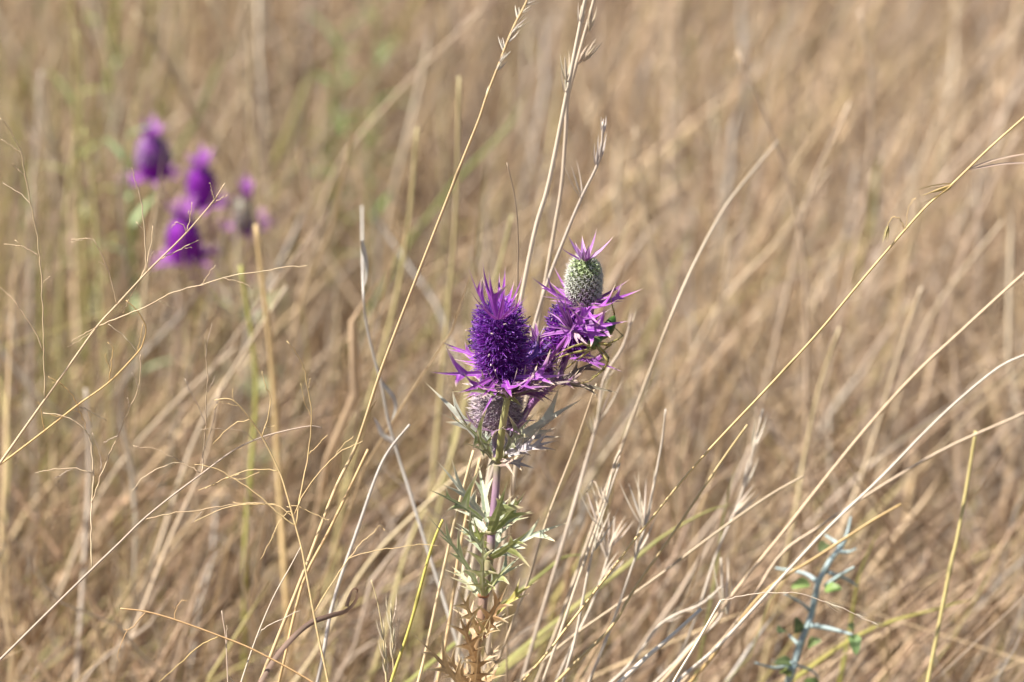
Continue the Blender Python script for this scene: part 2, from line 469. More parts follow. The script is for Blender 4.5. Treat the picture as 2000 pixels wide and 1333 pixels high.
stalk_field("grass_stems", 1000, (-.55, .60, .12, .80), .30, .06, .00055, "fine criss-crossing dry stems tangled behind the thistle", (.5, .4), 3.0)

def stalk_patch(name, n, box, hm, rm, cols, label, az=1.6):
    root = np.stack([rng.uniform(box[0], box[1], n), rng.uniform(box[2], box[3], n), np.zeros(n)], 1)
    col = np.array(cols)[rng.integers(0, len(cols), n)] * rng.uniform(.85, 1.1, (n, 1))
    V, F, C = stalks(root, rng.normal(hm, .06, n).clip(.15, .6), rng.normal(az, 1.3, n), np.abs(rng.normal(.22, .22, n)), rng.uniform(-.1, .2, n), rm * rng.uniform(.6, 1.4, n), col, np.where(rng.uniform(0, 1, n) < .3, 1.2, 0))
    np_mesh(name, V, F, C, M_STRAW, label, "grass")
stalk_patch("grass_stems", 850, (-.75, .95, .22, 1.9), .345, .0009, [(.74, .60, .42), (.70, .54, .34), (.76, .66, .52), (.72, .52, .29)], "pale straw stems coloured as if sunlit, scattered through the brown grass", 0.4)  # sun highlights on straw put into these pale stem colours
stalk_patch("grass_stems", 90, (-.48, -.16, .75, 1.5), .42, .0016, [(.70, .55, .36), (.66, .52, .32), (.72, .60, .44)], "pale cream stems standing in a loose bunch behind the purple cluster", 2.2)
stalk_patch("grass_stems", 60, (-.48, -.24, .55, 1.3), .36, .0012, [(.44, .46, .13), (.52, .48, .17), (.34, .42, .13)], "yellow green stems growing in a loose bunch left of the purple cluster", 1.6)

# ================================================================== MAIN THISTLE (eryngo)
plant = thing("thistle_plant", "tall purple spiny thistle with a spider, a green seed head and a brown dying base", "thistle", (px(930, 1333, 0.0).x, 0.012, 0))
def stempart(name, pts, r0, r1, cols, parent, sides=10, n=None):
    q = resample(pts, n or max(6, 5 * len(pts))); m = len(q)
    cc = [lerp(cols[min(int(i / (m - 1) * (len(cols) - 1)), len(cols) - 2)], cols[min(int(i / (m - 1) * (len(cols) - 1)) + 1, len(cols) - 1)],
               (i / (m - 1) * (len(cols) - 1)) % 1.0) for i in range(m)]
    mb = MB(); base_r = wid(r0, r1, m)
    tube(mb, q, [r * MM for r in base_r], sides, cc)
    # ribs along the stem
    return mb.build(name, M_STEM, parent)
TANST, OLST, PURST, YGST = (.42, .28, .14), (.30, .28, .13), (.34, .20, .30), (.42, .40, .16)
root = Vector((plant.location.x, 0.012, -0.01))
stempart("stem", [root, Vector((plant.location.x + .004, .006, .18)), px(930, 1333), px(938, 1240), px(945, 1160), px(957, 1085), px(960, 1040), px(968, 960), px(972, 898)],
         2.2, 1.4, [TANST, TANST, TANST, (.38, .22, .12), (.30, .20, .16), OLST, PURST, (.34, .21, .28), OLST], plant, 12, 60)
stempart("stem", [px(974, 900, -.001), px(980, 845, -.005), px(987, 800, -.006), px(992, 770, -.005), px(988, 742, -.002)], 1.5, 1.25, [OLST, YGST, YGST, OLST, (.3, .1, .3)], plant)
stempart("stem", [px(970, 898, .003), px(966, 870, .010), px(967, 838, .012)], 1.1, 1.0, [PURST, (.4, .3, .38), PURST], plant)
stempart("stem", [px(982, 895, .003), px(1005, 850, .008), px(1035, 795, .010), px(1068, 762, .010), px(1092, 744, .010)], 1.5, 1.2, [OLST, PURST, (.34, .12, .36), PURST], plant)
stempart("stem", [px(1092, 746, .010), px(1097, 715, .014), px(1118, 660, .020), px(1136, 596, .010)], 1.0, .9, [PURST, (.26, .06, .3), (.26, .05, .3)], plant)
stempart("stem", [px(1042, 738, .004), px(1078, 695, -.001), px(1117, 647, -.006)], .85, .8, [(.3, .08, .34), (.34, .1, .4), (.3, .08, .36)], plant)
stempart("stem", [px(1030, 800, .010), px(1042, 760, .014), px(1052, 728, .016)], .8, .7, [PURST, (.3, .1, .32)], plant)
stempart("stem", [px(1094, 742, .012), px(1108, 700, .014), px(1112, 690, .014)], .8, .7, [PURST, (.3, .1, .32)], plant)
# collar rings at the nodes
for (x, y, Y, r, c) in [(972, 900, 0, 2.4, OLST), (991, 774, -.005, 1.9, (.3, .32, .14)), (959, 1040, 0, 2.2, (.34, .3, .16)), (956, 1088, 0, 2.3, (.34, .26, .14)),
                        (944, 1163, 0, 2.4, (.34, .16, .08)), (936, 1243, 0, 2.5, (.40, .12, .06)), (1092, 745, .010, 1.7, PURST)]:
    mb = MB(); q = [px(x, y + 5, Y), px(x, y + 2, Y), px(x, y - 2, Y), px(x, y - 6, Y)]
    tube(mb, q, [r * .75 * MM, r * MM, r * MM, r * .7 * MM], 12, c); mb.build("node", M_STEM, plant)

# ---- front purple head
fb, ft = px(984, 742, -.003), px(972, 604, -.006)
H1 = core_mesh(fb, ft, 6.7 * MM, (.10, .01, .15), (.11, .012, .2)).build("flower_head", M_FLORET, plant)
stuffpart(purple_florets(fb, ft, 6.5 * MM, 380, 4.8 * MM, 5).build("florets", M_FLORET, H1))
C1 = (974, 622)
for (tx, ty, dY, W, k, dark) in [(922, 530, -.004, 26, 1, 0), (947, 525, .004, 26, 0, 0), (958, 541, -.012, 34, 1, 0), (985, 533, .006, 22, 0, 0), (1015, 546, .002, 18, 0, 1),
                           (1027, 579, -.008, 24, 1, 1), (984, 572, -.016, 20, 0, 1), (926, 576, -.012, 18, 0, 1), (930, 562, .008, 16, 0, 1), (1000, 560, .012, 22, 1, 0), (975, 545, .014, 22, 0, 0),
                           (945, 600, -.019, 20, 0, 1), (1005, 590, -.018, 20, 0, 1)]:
    bx = C1[0] + (tx - C1[0]) * .16
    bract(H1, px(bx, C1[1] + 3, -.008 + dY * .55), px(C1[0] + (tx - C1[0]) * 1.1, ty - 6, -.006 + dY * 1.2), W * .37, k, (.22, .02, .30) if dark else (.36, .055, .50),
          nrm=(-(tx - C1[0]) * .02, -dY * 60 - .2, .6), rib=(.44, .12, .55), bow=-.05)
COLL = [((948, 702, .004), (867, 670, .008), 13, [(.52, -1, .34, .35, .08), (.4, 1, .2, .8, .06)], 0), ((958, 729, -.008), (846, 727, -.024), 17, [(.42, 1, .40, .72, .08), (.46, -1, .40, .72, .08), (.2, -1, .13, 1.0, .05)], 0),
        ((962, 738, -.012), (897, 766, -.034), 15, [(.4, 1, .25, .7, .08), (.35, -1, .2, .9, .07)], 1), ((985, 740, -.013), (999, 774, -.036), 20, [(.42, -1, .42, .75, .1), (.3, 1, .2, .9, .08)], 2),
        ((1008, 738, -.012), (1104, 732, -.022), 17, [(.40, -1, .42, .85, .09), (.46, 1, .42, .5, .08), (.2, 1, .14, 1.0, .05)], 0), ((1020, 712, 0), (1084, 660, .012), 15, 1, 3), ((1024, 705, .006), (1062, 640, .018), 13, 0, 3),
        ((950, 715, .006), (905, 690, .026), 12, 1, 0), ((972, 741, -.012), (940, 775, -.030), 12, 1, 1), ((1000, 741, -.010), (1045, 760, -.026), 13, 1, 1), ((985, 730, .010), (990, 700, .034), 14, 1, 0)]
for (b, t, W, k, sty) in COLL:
    col = [(.38, .075, .52), (.27, .03, .36), (.33, .04, .46), (.10, .03, .32)][sty]  # last colour: dark blue with the head's shadow painted in
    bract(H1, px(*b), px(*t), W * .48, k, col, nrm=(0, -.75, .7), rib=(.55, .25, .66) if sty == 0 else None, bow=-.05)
def needles(H, c, R0, R1, n, zlo, zhi, col):
    for i in range(n):
        a = 2 * math.pi * (i + random.uniform(-.3, .3)) / n; d = Vector((math.cos(a), math.sin(a), random.uniform(zlo, zhi))).normalized()
        bract(H, c + d * R0, c + d * R1 * random.uniform(.75, 1.15), 3.4, 0, jit(col, .15), nrm=(0, -.6, .8), name="bract", edge=(.6, .42, .55))
needles(H1, px(985, 742, -.003), .006, .021, 16, -.35, .35, (.34, .07, .44))
# under-collar bristles
mb = MB()
for i in range(260):
    a = random.uniform(0, 6.28); r = random.uniform(2, 9) * MM
    p = px(986, 742 + random.uniform(0, 14), -.003) + Vector((math.cos(a) * r, math.sin(a) * r, 0))
    d = (Vector((math.cos(a), math.sin(a), random.uniform(-1.2, .2))) + rv(.4)).normalized()
    cone(mb, p, d, random.uniform(2, 4.5) * MM, .00014, (.30, .24, .18), (.62, .55, .42))
stuffpart(mb.build("bristles", M_FLORET, H1))
# ---- whorl below the front head
GO, GS, GL = (.20, .245, .075), (.54, .56, .46), (.33, .36, .14)  # olive holds the unlit underside tone, silver the sunlit one, as colour
def lf(b, t, W, k, col, nrm=None, edge=(.66, .62, .44), m=None, parent=None, **kw):
    mb = MB(); leaf(mb, px(*b), px(*t), W * 0.2 * MM, lobeset(k) if isinstance(k, int) else k, nrm, col, edge, **kw)
    return mb.build("leaf", m or M_LEAF, parent or plant)
DP = (.17, .06, .22)
for (b, t, W, k) in [((975, 768, -.004), (918, 748, -.016), 9, 1), ((978, 762, .0), (908, 772, .006), 9, 2), ((1000, 766, -.004), (1050, 752, -.020), 10, 1), ((1004, 762, .002), (1078, 772, .010), 9, 2),
                     ((985, 768, -.008), (965, 752, -.028), 8, 1), ((1000, 770, -.006), (1090, 765, -.010), 10, 1), ((996, 768, -.008), (1015, 748, -.026), 8, 1)]:
    lf(b, t, W, k, (.16, .05, .2), edge=(.52, .36, .44))
lf((988, 776, -.008), (884, 767, -.022), 9, [(.48, 1, .16, 1.2, .05), (.3, -1, .15, .8, .05)], GO, nrm=(0, -.5, .85))
lf((998, 776, -.008), (1137, 744, -.014), 9, [(.5, -1, .25, .6, .06), (.35, 1, .2, .8, .05)], (.27, .2, .2), nrm=(0, -.5, .85))
lf((998, 776, -.008), (1072, 757, -.028), 10, 1, (.24, .07, .3), nrm=(0, -.6, .8), edge=(.5, .35, .45))
lf((985, 772, .002), (935, 742, .018), 10, 1, DP); lf((998, 772, .002), (1062, 736, .018), 10, 1, DP)
lf((990, 778, -.010), (952, 762, -.032), 9, 1, (.28, .14, .3), nrm=(0, -.6, .8)); lf((996, 779, -.010), (1022, 798, -.026), 7, 0, GO, edge=(.6, .5, .3))
lf((986, 776, .0), (945, 790, .012), 7, 1, DP); lf((990, 770, .006), (1040, 772, .022), 9, 2, DP)
# ---- faded head behind the stem
lb, lt = px(967, 840, .012), px(975, 752, .010)
H2 = core_mesh(lb, lt, 9.0 * MM, (.32, .22, .30), (.30, .25, .24)).build("flower_head", M_FLORET, plant)
tag(H2, "faded lilac grey bristly head", None)
mb = MB()
for t, p, nn, ax in phyllo(lb, lt, 8.9 * MM, 460):
    c = jit(lerp((.74, .58, .72), (.74, .68, .62), random.random()), .15)
    cone(mb, p, (nn + rv(.5)).normalized(), random.uniform(1.6, 3.6) * MM, .00034, jit((.24, .15, .20), .3), c)
    for k in range(2):
        cone(mb, p, (nn + rv(.7)).normalized(), random.uniform(2.4, 4.6) * MM, .00015, c, (.70, .60, .62))
stuffpart(mb.build("bristles", M_FLORET, H2))
for (b, t, W, k, c) in [((940, 838, .008), (893, 820, -.002), 9, 1, (.42, .25, .45)), ((950, 842, .0), (925, 850, -.018), 9, 1, (.40, .2, .42)), ((985, 842, .0), (1015, 850, -.016), 9, 1, (.40, .2, .42)),
                     ((990, 838, .008), (1050, 822, .0), 9, 1, (.44, .3, .46)), ((965, 844, .0), (960, 858, -.022), 8, 1, (.4, .22, .4)), ((958, 838, .02), (930, 815, .036), 9, 1, (.4, .25, .45)), ((980, 838, .02), (1020, 815, .036), 9, 1, (.4, .25, .45))]:
    bract(H2, px(*b), px(*t), W, k, c, nrm=(0, -.4, .9), edge=(.62, .5, .6))
for (tx, ty, dY) in [(925, 735, .004), (905, 750, .010), (950, 722, .014), (1010, 728, .014), (1030, 745, .006)]:
    bract(H2, px(970 + (tx - 970) * .15, 757, .010 + dY * .3), px(tx, ty, .010 + dY), 9, 0, (.5, .38, .5), nrm=(0, -.8, .5), edge=(.7, .6, .6))
# ---- node whorl where the branches part
for a in [((960, 882, .004), (840, 757, .012), 15, [(.55, 1, .22, .45, .06), (.4, -1, .2, .7, .06)], GS, (-.3, -.5, .8)), ((956, 886, -.004), (858, 809, -.020), 13, [(.42, 1, .30, .5, .08), (.5, -1, .2, .7, .06), (.7, 1, .1, .7, .04)], (.34, .34, .2), (-.2, -.3, .9)),
          ((958, 892, -.006), (900, 824, -.026), 13, 2, GO, None), ((990, 878, .004), (1130, 785, .014), 17, [(.55, -1, .30, .55, .08), (.35, 1, .2, .7, .06)], GS, (.3, -.5, .8)), ((986, 884, .006), (1080, 838, .022), 12, 2, (.36, .36, .38), None),  # bluish grey right leaf has its shade put into the colour
          ((984, 890, -.006), (1062, 880, -.024), 17, 2, (.52, .46, .50), (0, -.5, .85)), ((990, 884, -.004), (1042, 812, -.016), 12, 2, (.26, .27, .16), None), ((978, 898, -.008), (1004, 930, -.028), 8, 1, (.5, .36, .3), None),
          ((960, 896, -.008), (912, 868, -.026), 10, 2, (.30, .3, .12), None), ((975, 884, .010), (938, 832, .028), 15, 2, (.34, .40, .32), None), ((965, 886, .012), (955, 845, .034), 15, 2, (.4, .45, .38), None),
          ((985, 886, .010), (1015, 850, .036), 14, 2, (.30, .28, .36), None), ((968, 902, -.008), (950, 918, -.024), 7, 0, (.42, .38, .25), None), ((985, 900, -.008), (1042, 915, -.012), 8, 1, (.3, .28, .32), None),
          ((992, 890, .002), (1085, 862, .004), 10, 2, (.45, .42, .46), None)]:
    lf(a[0], a[1], a[2], a[3], a[4], nrm=a[5], edge=(.74, .70, .58))
# ---- right branch leaves
for a in [((1094, 745, .010), (1188, 699, .020), 8, [(.5, 1, .22, 1.0, .06), (.3, -1, .15, .8, .05)], (.17, .14, .11)), ((1096, 748, .008), (1204, 768, .004), 8, [(.45, 1, .25, .6, .06)], (.22, .20, .12)),
          ((1088, 748, .006), (1030, 764, -.012), 12, 1, (.25, .1, .3)), ((1092, 748, .004), (1120, 760, -.016), 12, 2, (.24, .1, .26)), ((1085, 742, .014), (1045, 700, .024), 10, 2, (.3, .16, .34)),
          ((1098, 742, .012), (1150, 760, -.006), 7, 1, (.3, .22, .2)), ((1088, 744, .012), (1060, 772, .020), 8, 1, (.2, .1, .22))]:
    lf(*a, edge=(.45, .36, .38))
# ---- seed head at the top
sb, st = px(1138, 598, .008), px(1143, 504, .006)
H3 = core_mesh(sb, st, 5.9 * MM, (.12, .07, .09), (.18, .24, .08)).build("flower_head", M_FLORET, plant)
tag(H3, "green and white seed head studded with star-shaped calyxes", None)
stars = []
for variant in range(3):
    ve = MB(); c0, ct = [((.38, .30, .30), (.86, .80, .80)), ((.50, .54, .36), (.88, .90, .78)), ((.40, .58, .20), (.76, .86, .52))][variant]
    vs, cs, fs = [Vector((0, 0, -.0009))], [c0], []
    for k in range(10):
        a = 2 * math.pi * k / 10; r, z = (.00128, .0011) if k % 2 == 0 else (.00030, .0004)
        vs.append(Vector((math.cos(a) * r, math.sin(a) * r, z))); cs.append(ct if k % 2 == 0 else lerp(c0, ct, .55))
    vs.append(Vector((0, 0, .0004))); cs.append(lerp(c0, ct, .8))
    for k in range(10):
        fs.append((0, 1 + (k + 1) % 10, 1 + k)); fs.append((11, 1 + k, 1 + (k + 1) % 10))
    ve.add(vs, fs, cs); so = ve.build("calyx", M_FLORET, None, smooth=False)
    stars.append(so.data); bpy.data.objects.remove(so)
hl = abs_loc(H3)
for i, (t, p, nn, ax) in enumerate(phyllo(sb, st, 6.5 * MM, 185, .05, .95)):
    o = bpy.data.objects.new("calyx", stars[2 if t > .8 + random.uniform(-.1, .1) else (1 if t > .35 + random.uniform(-.15, .15) else 0)])
    sc.collection.objects.link(o); o.parent = H3; o.location = p - hl
    q = nn.to_track_quat('Z', 'Y'); o.rotation_euler = (q.to_matrix() @ Matrix.Rotation(random.uniform(0, 6.28), 3, 'Z')).to_euler()
    o.scale = (random.uniform(.85, 1.1),) * 3
mb = MB()
for t, p, nn, ax in phyllo(sb, st, 6.5 * MM, 700, .02, .98):
    c = (.82, .82, .80) if t > .3 else (.6, .3, .66)
    cone(mb, p, (nn + rv(.35)).normalized(), random.uniform(1.6, 2.8) * MM, .00010, lerp(c, (.2, .15, .15), .4), jit(c, .15))
stuffpart(mb.build("bristles", M_FLORET, H3))
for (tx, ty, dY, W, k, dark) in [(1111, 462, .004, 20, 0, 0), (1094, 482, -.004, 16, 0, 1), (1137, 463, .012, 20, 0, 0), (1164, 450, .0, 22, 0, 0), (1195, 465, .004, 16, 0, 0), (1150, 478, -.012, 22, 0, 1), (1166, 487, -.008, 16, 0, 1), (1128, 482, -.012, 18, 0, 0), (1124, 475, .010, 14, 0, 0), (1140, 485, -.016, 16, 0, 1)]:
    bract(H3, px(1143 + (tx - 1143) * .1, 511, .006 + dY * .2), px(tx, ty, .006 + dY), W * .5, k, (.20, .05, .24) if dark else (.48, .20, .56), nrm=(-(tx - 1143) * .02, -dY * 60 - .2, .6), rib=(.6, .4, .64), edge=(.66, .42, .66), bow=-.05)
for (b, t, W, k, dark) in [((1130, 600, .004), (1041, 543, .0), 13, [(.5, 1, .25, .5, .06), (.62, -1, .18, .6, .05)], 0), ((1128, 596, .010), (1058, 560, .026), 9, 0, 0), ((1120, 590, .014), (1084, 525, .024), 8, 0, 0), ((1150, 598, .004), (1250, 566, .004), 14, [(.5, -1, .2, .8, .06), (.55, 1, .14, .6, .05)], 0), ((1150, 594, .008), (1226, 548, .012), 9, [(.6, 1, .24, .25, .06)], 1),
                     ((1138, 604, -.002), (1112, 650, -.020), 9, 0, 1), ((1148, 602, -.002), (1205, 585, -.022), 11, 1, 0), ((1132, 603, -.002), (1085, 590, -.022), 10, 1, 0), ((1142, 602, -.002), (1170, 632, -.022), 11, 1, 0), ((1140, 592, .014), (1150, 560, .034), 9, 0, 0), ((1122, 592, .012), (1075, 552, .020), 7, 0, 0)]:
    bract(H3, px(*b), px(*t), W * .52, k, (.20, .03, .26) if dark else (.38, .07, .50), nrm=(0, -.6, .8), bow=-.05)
needles(H3, px(1140, 598, .006), .004, .017, 12, -.3, .5, (.38, .09, .48))
# ---- purple head half hidden, seen past its collar of bracts
rb, rt = px(1112, 692, .014), px(1116, 603, .018)
H4 = core_mesh(rb, rt, 6.8 * MM, (.12, .012, .18), (.14, .015, .24)).build("flower_head", M_FLORET, plant)
stuffpart(purple_florets(rb, rt, 6.6 * MM, 280, 3.4 * MM, 4).build("florets", M_FLORET, H4))
Cc = (1118, 645)
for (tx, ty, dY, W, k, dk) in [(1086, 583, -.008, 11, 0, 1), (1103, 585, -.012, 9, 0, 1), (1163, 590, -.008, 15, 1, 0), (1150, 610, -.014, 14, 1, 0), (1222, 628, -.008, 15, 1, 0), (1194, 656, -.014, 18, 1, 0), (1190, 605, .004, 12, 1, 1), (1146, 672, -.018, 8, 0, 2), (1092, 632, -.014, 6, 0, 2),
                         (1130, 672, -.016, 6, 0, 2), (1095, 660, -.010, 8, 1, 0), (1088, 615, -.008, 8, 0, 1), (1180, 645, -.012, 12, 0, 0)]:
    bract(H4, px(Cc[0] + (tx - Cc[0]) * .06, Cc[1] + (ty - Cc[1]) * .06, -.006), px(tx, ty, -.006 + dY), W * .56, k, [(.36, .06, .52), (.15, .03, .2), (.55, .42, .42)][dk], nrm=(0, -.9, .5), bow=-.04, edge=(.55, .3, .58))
for (b, t, W) in [((1118, 700, .010), (1214, 727, .004), 9), ((1105, 698, .012), (1072, 690, .0), 9), ((1112, 702, .004), (1160, 715, -.012), 9), ((1122, 696, .016), (1165, 700, .026), 9)]:
    bract(H4, px(*b), px(*t), W * .66, 1, (.28, .06, .36), nrm=(0, -.5, .85))
needles(H4, px(1118, 648, -.006), .001, .014, 12, -1.2, .6, (.40, .1, .5))
# ---- small head between
mbse, mt = px(1052, 730, .016), px(1049, 668, .018)
H5 = core_mesh(mbse, mt, 5.0 * MM, (.2, .08, .2), (.2, .05, .24)).build("flower_head", M_FLORET, plant)
stuffpart(purple_florets(mbse, mt, 4.8 * MM, 150, 3.0 * MM, 3).build("florets", M_FLORET, H5))
for (tx, ty, dY, W) in [(1036, 635, .002, 10), (1046, 630, .012, 9), (1070, 655, .0, 13), (1030, 655, -.006, 9), (1056, 650, -.010, 10), (1074, 640, .010, 9)]:
    bract(H5, px(1050 + (tx - 1050) * .1, 672, .018), px(tx, ty, .018 + dY), W * .8, 0, (.15, .025, .18), nrm=(0, -.8, .5))
for (b, t, W) in [((1045, 728, .012), (1008, 708, .006), 10), ((1058, 728, .012), (1098, 705, .004), 10), ((1050, 732, .008), (1048, 760, -.008), 9), ((1058, 730, .01), (1085, 745, -.006), 9)]:
    bract(H5, px(*b), px(*t), W * .7, 1, (.34, .12, .42), nrm=(0, -.5, .8))
# ---- leafy whorls down the stem
WL = [((942, 1016, -.004), (843, 960, -.026), 12, [(.42, 1, .40, 1.25, .08), (.5, -1, .30, .5, .07), (.7, 1, .12, .6, .04), (.25, -1, .2, .8, .06)], GO, 0), ((945, 1012, .004), (858, 906, -.004), 13, [(.55, 1, .35, .35, .07), (.45, -1, .3, .4, .06), (.3, 1, .15, .8, .05)], (.44, .42, .42), 0),
      ((952, 1020, .006), (935, 912, .020), 14, [(.45, 1, .2, .6, .08), (.5, -1, .2, .5, .08)], (.40, .45, .34), 0), ((958, 1038, -.006), (990, 944, -.022), 19, [(.5, 1, .38, .7, .12), (.62, -1, .1, .5, .05), (.3, -1, .08, .9, .05)], (.25, .26, .085), 1),
      ((964, 1034, -.004), (1024, 962, -.020), 15, [(.45, 1, .36, .5, .09), (.5, -1, .45, .45, .08), (.7, -1, .2, .5, .05)], GO, 1), ((970, 1042, .006), (1010, 972, .020), 17, 2, (.62, .66, .55), 0), ((962, 1040, .002), (1035, 1000, .006), 10, 2, (.3, .34, .22), 0),
      ((950, 1040, .002), (905, 990, .018), 14, 2, (.45, .46, .42), 0), ((953, 1038, .004), (968, 985, .030), 14, 2, (.42, .46, .36), 0),
      ((950, 1086, -.004), (888, 1022, -.020), 12, 2, (.27, .27, .13), 0), ((962, 1086, -.002), (1103, 1024, -.008), 16, [(.62, 1, .30, .9, .06), (.5, -1, .22, .5, .06), (.3, 1, .18, .7, .06)], (.56, .60, .46), 0), ((960, 1088, -.006), (1036, 1034, -.026), 14, [(.45, 1, .35, .9, .08), (.55, -1, .2, .5, .06), (.65, 1, .16, .6, .04)], (.30, .32, .08), 1),
      ((945, 1080, .006), (895, 1026, .018), 17, 2, (.52, .60, .42), 0), ((960, 1080, .008), (985, 1020, .026), 17, 2, (.38, .44, .36), 0), ((948, 1070, .000), (925, 1012, -.014), 13, 2, (.42, .46, .12), 1), ((968, 1085, .004), (1018, 1078, .016), 9, 2, (.3, .34, .28), 0),
      ((938, 1160, -.004), (840, 1016, -.022), 13, [(.45, -1, .25, .55, .06), (.5, 1, .22, .45, .06), (.3, -1, .16, .8, .05), (.66, -1, .2, .4, .05), (.68, 1, .18, .4, .05)], (.46, .48, .24), 0), ((944, 1164, -.006), (946, 1050, -.024), 12, 3, (.44, .44, .18), 0),
      ((950, 1158, .002), (1016, 1088, .010), 12, 2, (.34, .38, .30), 0), ((948, 1162, -.006), (1000, 1098, -.022), 10, 2, (.40, .42, .14), 0), ((935, 1165, .006), (885, 1110, .020), 13, 3, (.5, .46, .28), 0),
      ((945, 1236, -.004), (990, 1145, -.020), 20, 3, (.40, .24, .11), 2), ((952, 1215, .002), (1046, 1138, .006), 11, [(.5, 1, .25, .5, .07), (.55, -1, .25, .5, .07)], (.46, .40, .08), 2), ((935, 1240, -.006), (892, 1148, -.020), 10, 3, (.52, .36, .18), 2), ((930, 1244, .004), (905, 1185, .018), 14, 2, (.56, .42, .28), 2),
      ((942, 1244, .004), (985, 1200, .018), 14, 2, (.60, .50, .38), 2), ((940, 1244, -.004), (975, 1232, -.018), 9, 2, (.5, .36, .2), 2), ((932, 1300, -.004), (893, 1190, -.020), 13, 3, (.46, .28, .13), 2),
      ((926, 1345, -.006), (935, 1262, -.024), 22, 3, (.44, .27, .12), 2), ((918, 1360, -.004), (810, 1242, -.020), 13, [(.5, 1, .3, .5, .06), (.45, -1, .25, .6, .06), (.3, 1, .2, .7, .05), (.7, -1, .12, .6, .04)], (.47, .33, .17), 2), ((922, 1350, -.002), (860, 1262, -.010), 11, 3, (.5, .36, .2), 2),
      ((935, 1335, .004), (982, 1282, .014), 12, 3, (.56, .42, .26), 2), ((938, 1340, -.004), (985, 1320, -.018), 10, 2, (.46, .3, .16), 2), ((930, 1340, .006), (885, 1290, .02), 12, 3, (.4, .26, .14), 2),
      ((940, 1250, -.006), (958, 1205, -.022), 7, 2, (.55, .42, .2), 2), ((934, 1305, .004), (975, 1262, .012), 10, 3, (.6, .46, .3), 2)]
for (b, t, W, k, c, sty) in WL:
    if sty < 2: c = lerp(c, (.36, .46, .20), .3)
    lf(b, t, W * .76, k, jit(tuple(x * (.84 if min(c) > .4 else 1.0) for x in c), .06), edge=[(.74, .72, .56), (.62, .62, .30), (.66, .48, .26)][sty], nrm=(random.uniform(-.25, .25), -.7, .7) if sty != 1 else (0, -.85, -.2), fold=random.uniform(.25, .5), twist=random.uniform(-.25, .25))

# ================================================================== SPIDER
px0 = px
def spider():
    rings = []
    mb = MB()
    def body(pts, rad, cols, sides=14):
        tube(mb, resample(pts, len(pts)), rad, sides, cols)
    G1, G2 = (.075, .15, .025), (.03, .075, .012)
    # one skin from the face over the waist to the tail
    px = lambda x, y, Y=0: px0(x, y, Y - .010)
    A = [px(1150, 684, .000), px(1152, 680, .000), px(1158, 673, .000), px(1165, 668, .001), px(1170, 664, .002), px(1173, 661, .003), px(1178, 655, .004), px(1185, 646, .005), px(1191, 636, .006), px(1196, 626, .007), px(1199, 620, .008), px(1200, 617, .008)]
    Rr = [.6, 1.7, 2.5, 2.3, 1.3, 1.0, 1.9, 2.5, 2.4, 1.7, .9, .2]
    cs = [(.16, .22, .06)] * 2 + [(.13, .2, .05)] * 2 + [G1, G1, G1, G2, G2, G2, G1, G1]
    body(A, [r * MM for r in Rr], cs)
    legc, joint = (.42, .36, .12), (.16, .11, .03)
    legs = [[(1164, 676, -.002), (1176, 692, -.006), (1187, 706, -.008), (1180, 722, -.006), (1152, 745, -.003), (1128, 751, -.004)],
            [(1167, 675, .003), (1180, 688, .004), (1189, 700, .003), (1185, 714, .0), (1166, 732, -.001), (1155, 738, -.003)],
            [(1170, 670, -.002), (1186, 672, -.006), (1196, 668, -.006), (1207, 663, -.004), (1217, 656, -.001), (1202, 642, .003)],
            [(1170, 672, .003), (1184, 674, .006), (1194, 673, .007), (1186, 679, .006), (1172, 690, .004), (1160, 700, .004)],
            [(1172, 666, .004), (1190, 652, .012), (1199, 632, .014), (1200, 612, .012), (1195, 594, .010), (1191, 572, .008)],
            [(1156, 682, -.002), (1138, 686, -.010), (1118, 690, -.012), (1104, 694, -.010), (1090, 700, -.006), (1080, 708, -.002)],
            [(1154, 676, -.003), (1138, 672, -.012), (1122, 676, -.014), (1108, 682, -.012), (1094, 690, -.006), (1084, 696, -.002)],
            [(1152, 684, .002), (1140, 694, .004), (1128, 702, .004), (1118, 710, .004), (1108, 718, .006), (1100, 726, .008)]]
    sp = MB()
    for L in legs:
        q = [px(*a) for a in L]; fine, rad, cc = [], [], []
        segr = [.50, .48, .40, .32, .24, .12]
        for i in range(5):
            for k in range(4):
                u = k / 4; fine.append(q[i].lerp(q[i + 1], u)); rad.append((segr[i] + (segr[i + 1] - segr[i]) * u) * MM)
                cc.append(joint if k == 0 else jit(legc, .15))
        fine.append(q[-1]); rad.append(.1 * MM); cc.append(joint)
        tube(mb, fine, rad, 7, cc)
        for i in range(4, len(fine) - 1):
            d = (fine[i + 1] - fine[i]).normalized()
            for k in range(2):
                e = (d.orthogonal().normalized()); e = Matrix.Rotation(random.uniform(0, 6.28), 3, d) @ e
                cone(sp, fine[i], (e + d * .5).normalized(), random.uniform(.9, 1.7) * MM, .00007, (.05, .035, .02), (.05, .035, .02))
    o = mb.build("spider", M_SPIDER, None, origin=px(1165, 668, 0))
    tag(o, "small green spider with spiny yellow legs clinging to the purple bracts", "spider")
    stuffpart(sp.build("leg_spines", M_SPIDER, o))
    es = MB()
    for (x, y, Y) in [(1150, 680, -.0016), (1154, 684, -.0016), (1149, 685, -.0012)]:
        c = px(x, y, Y); tube(es, [c - Vector((.0004, 0, 0)), c - Vector((.0002, 0, 0)), c + Vector((.0002, 0, 0)), c + Vector((.0004, 0, 0))], [.00008, .00035, .00035, .00008], 6, (.01, .01, .01))
    stuffpart(es.build("eyes", M_SPIDER, o))
spider()

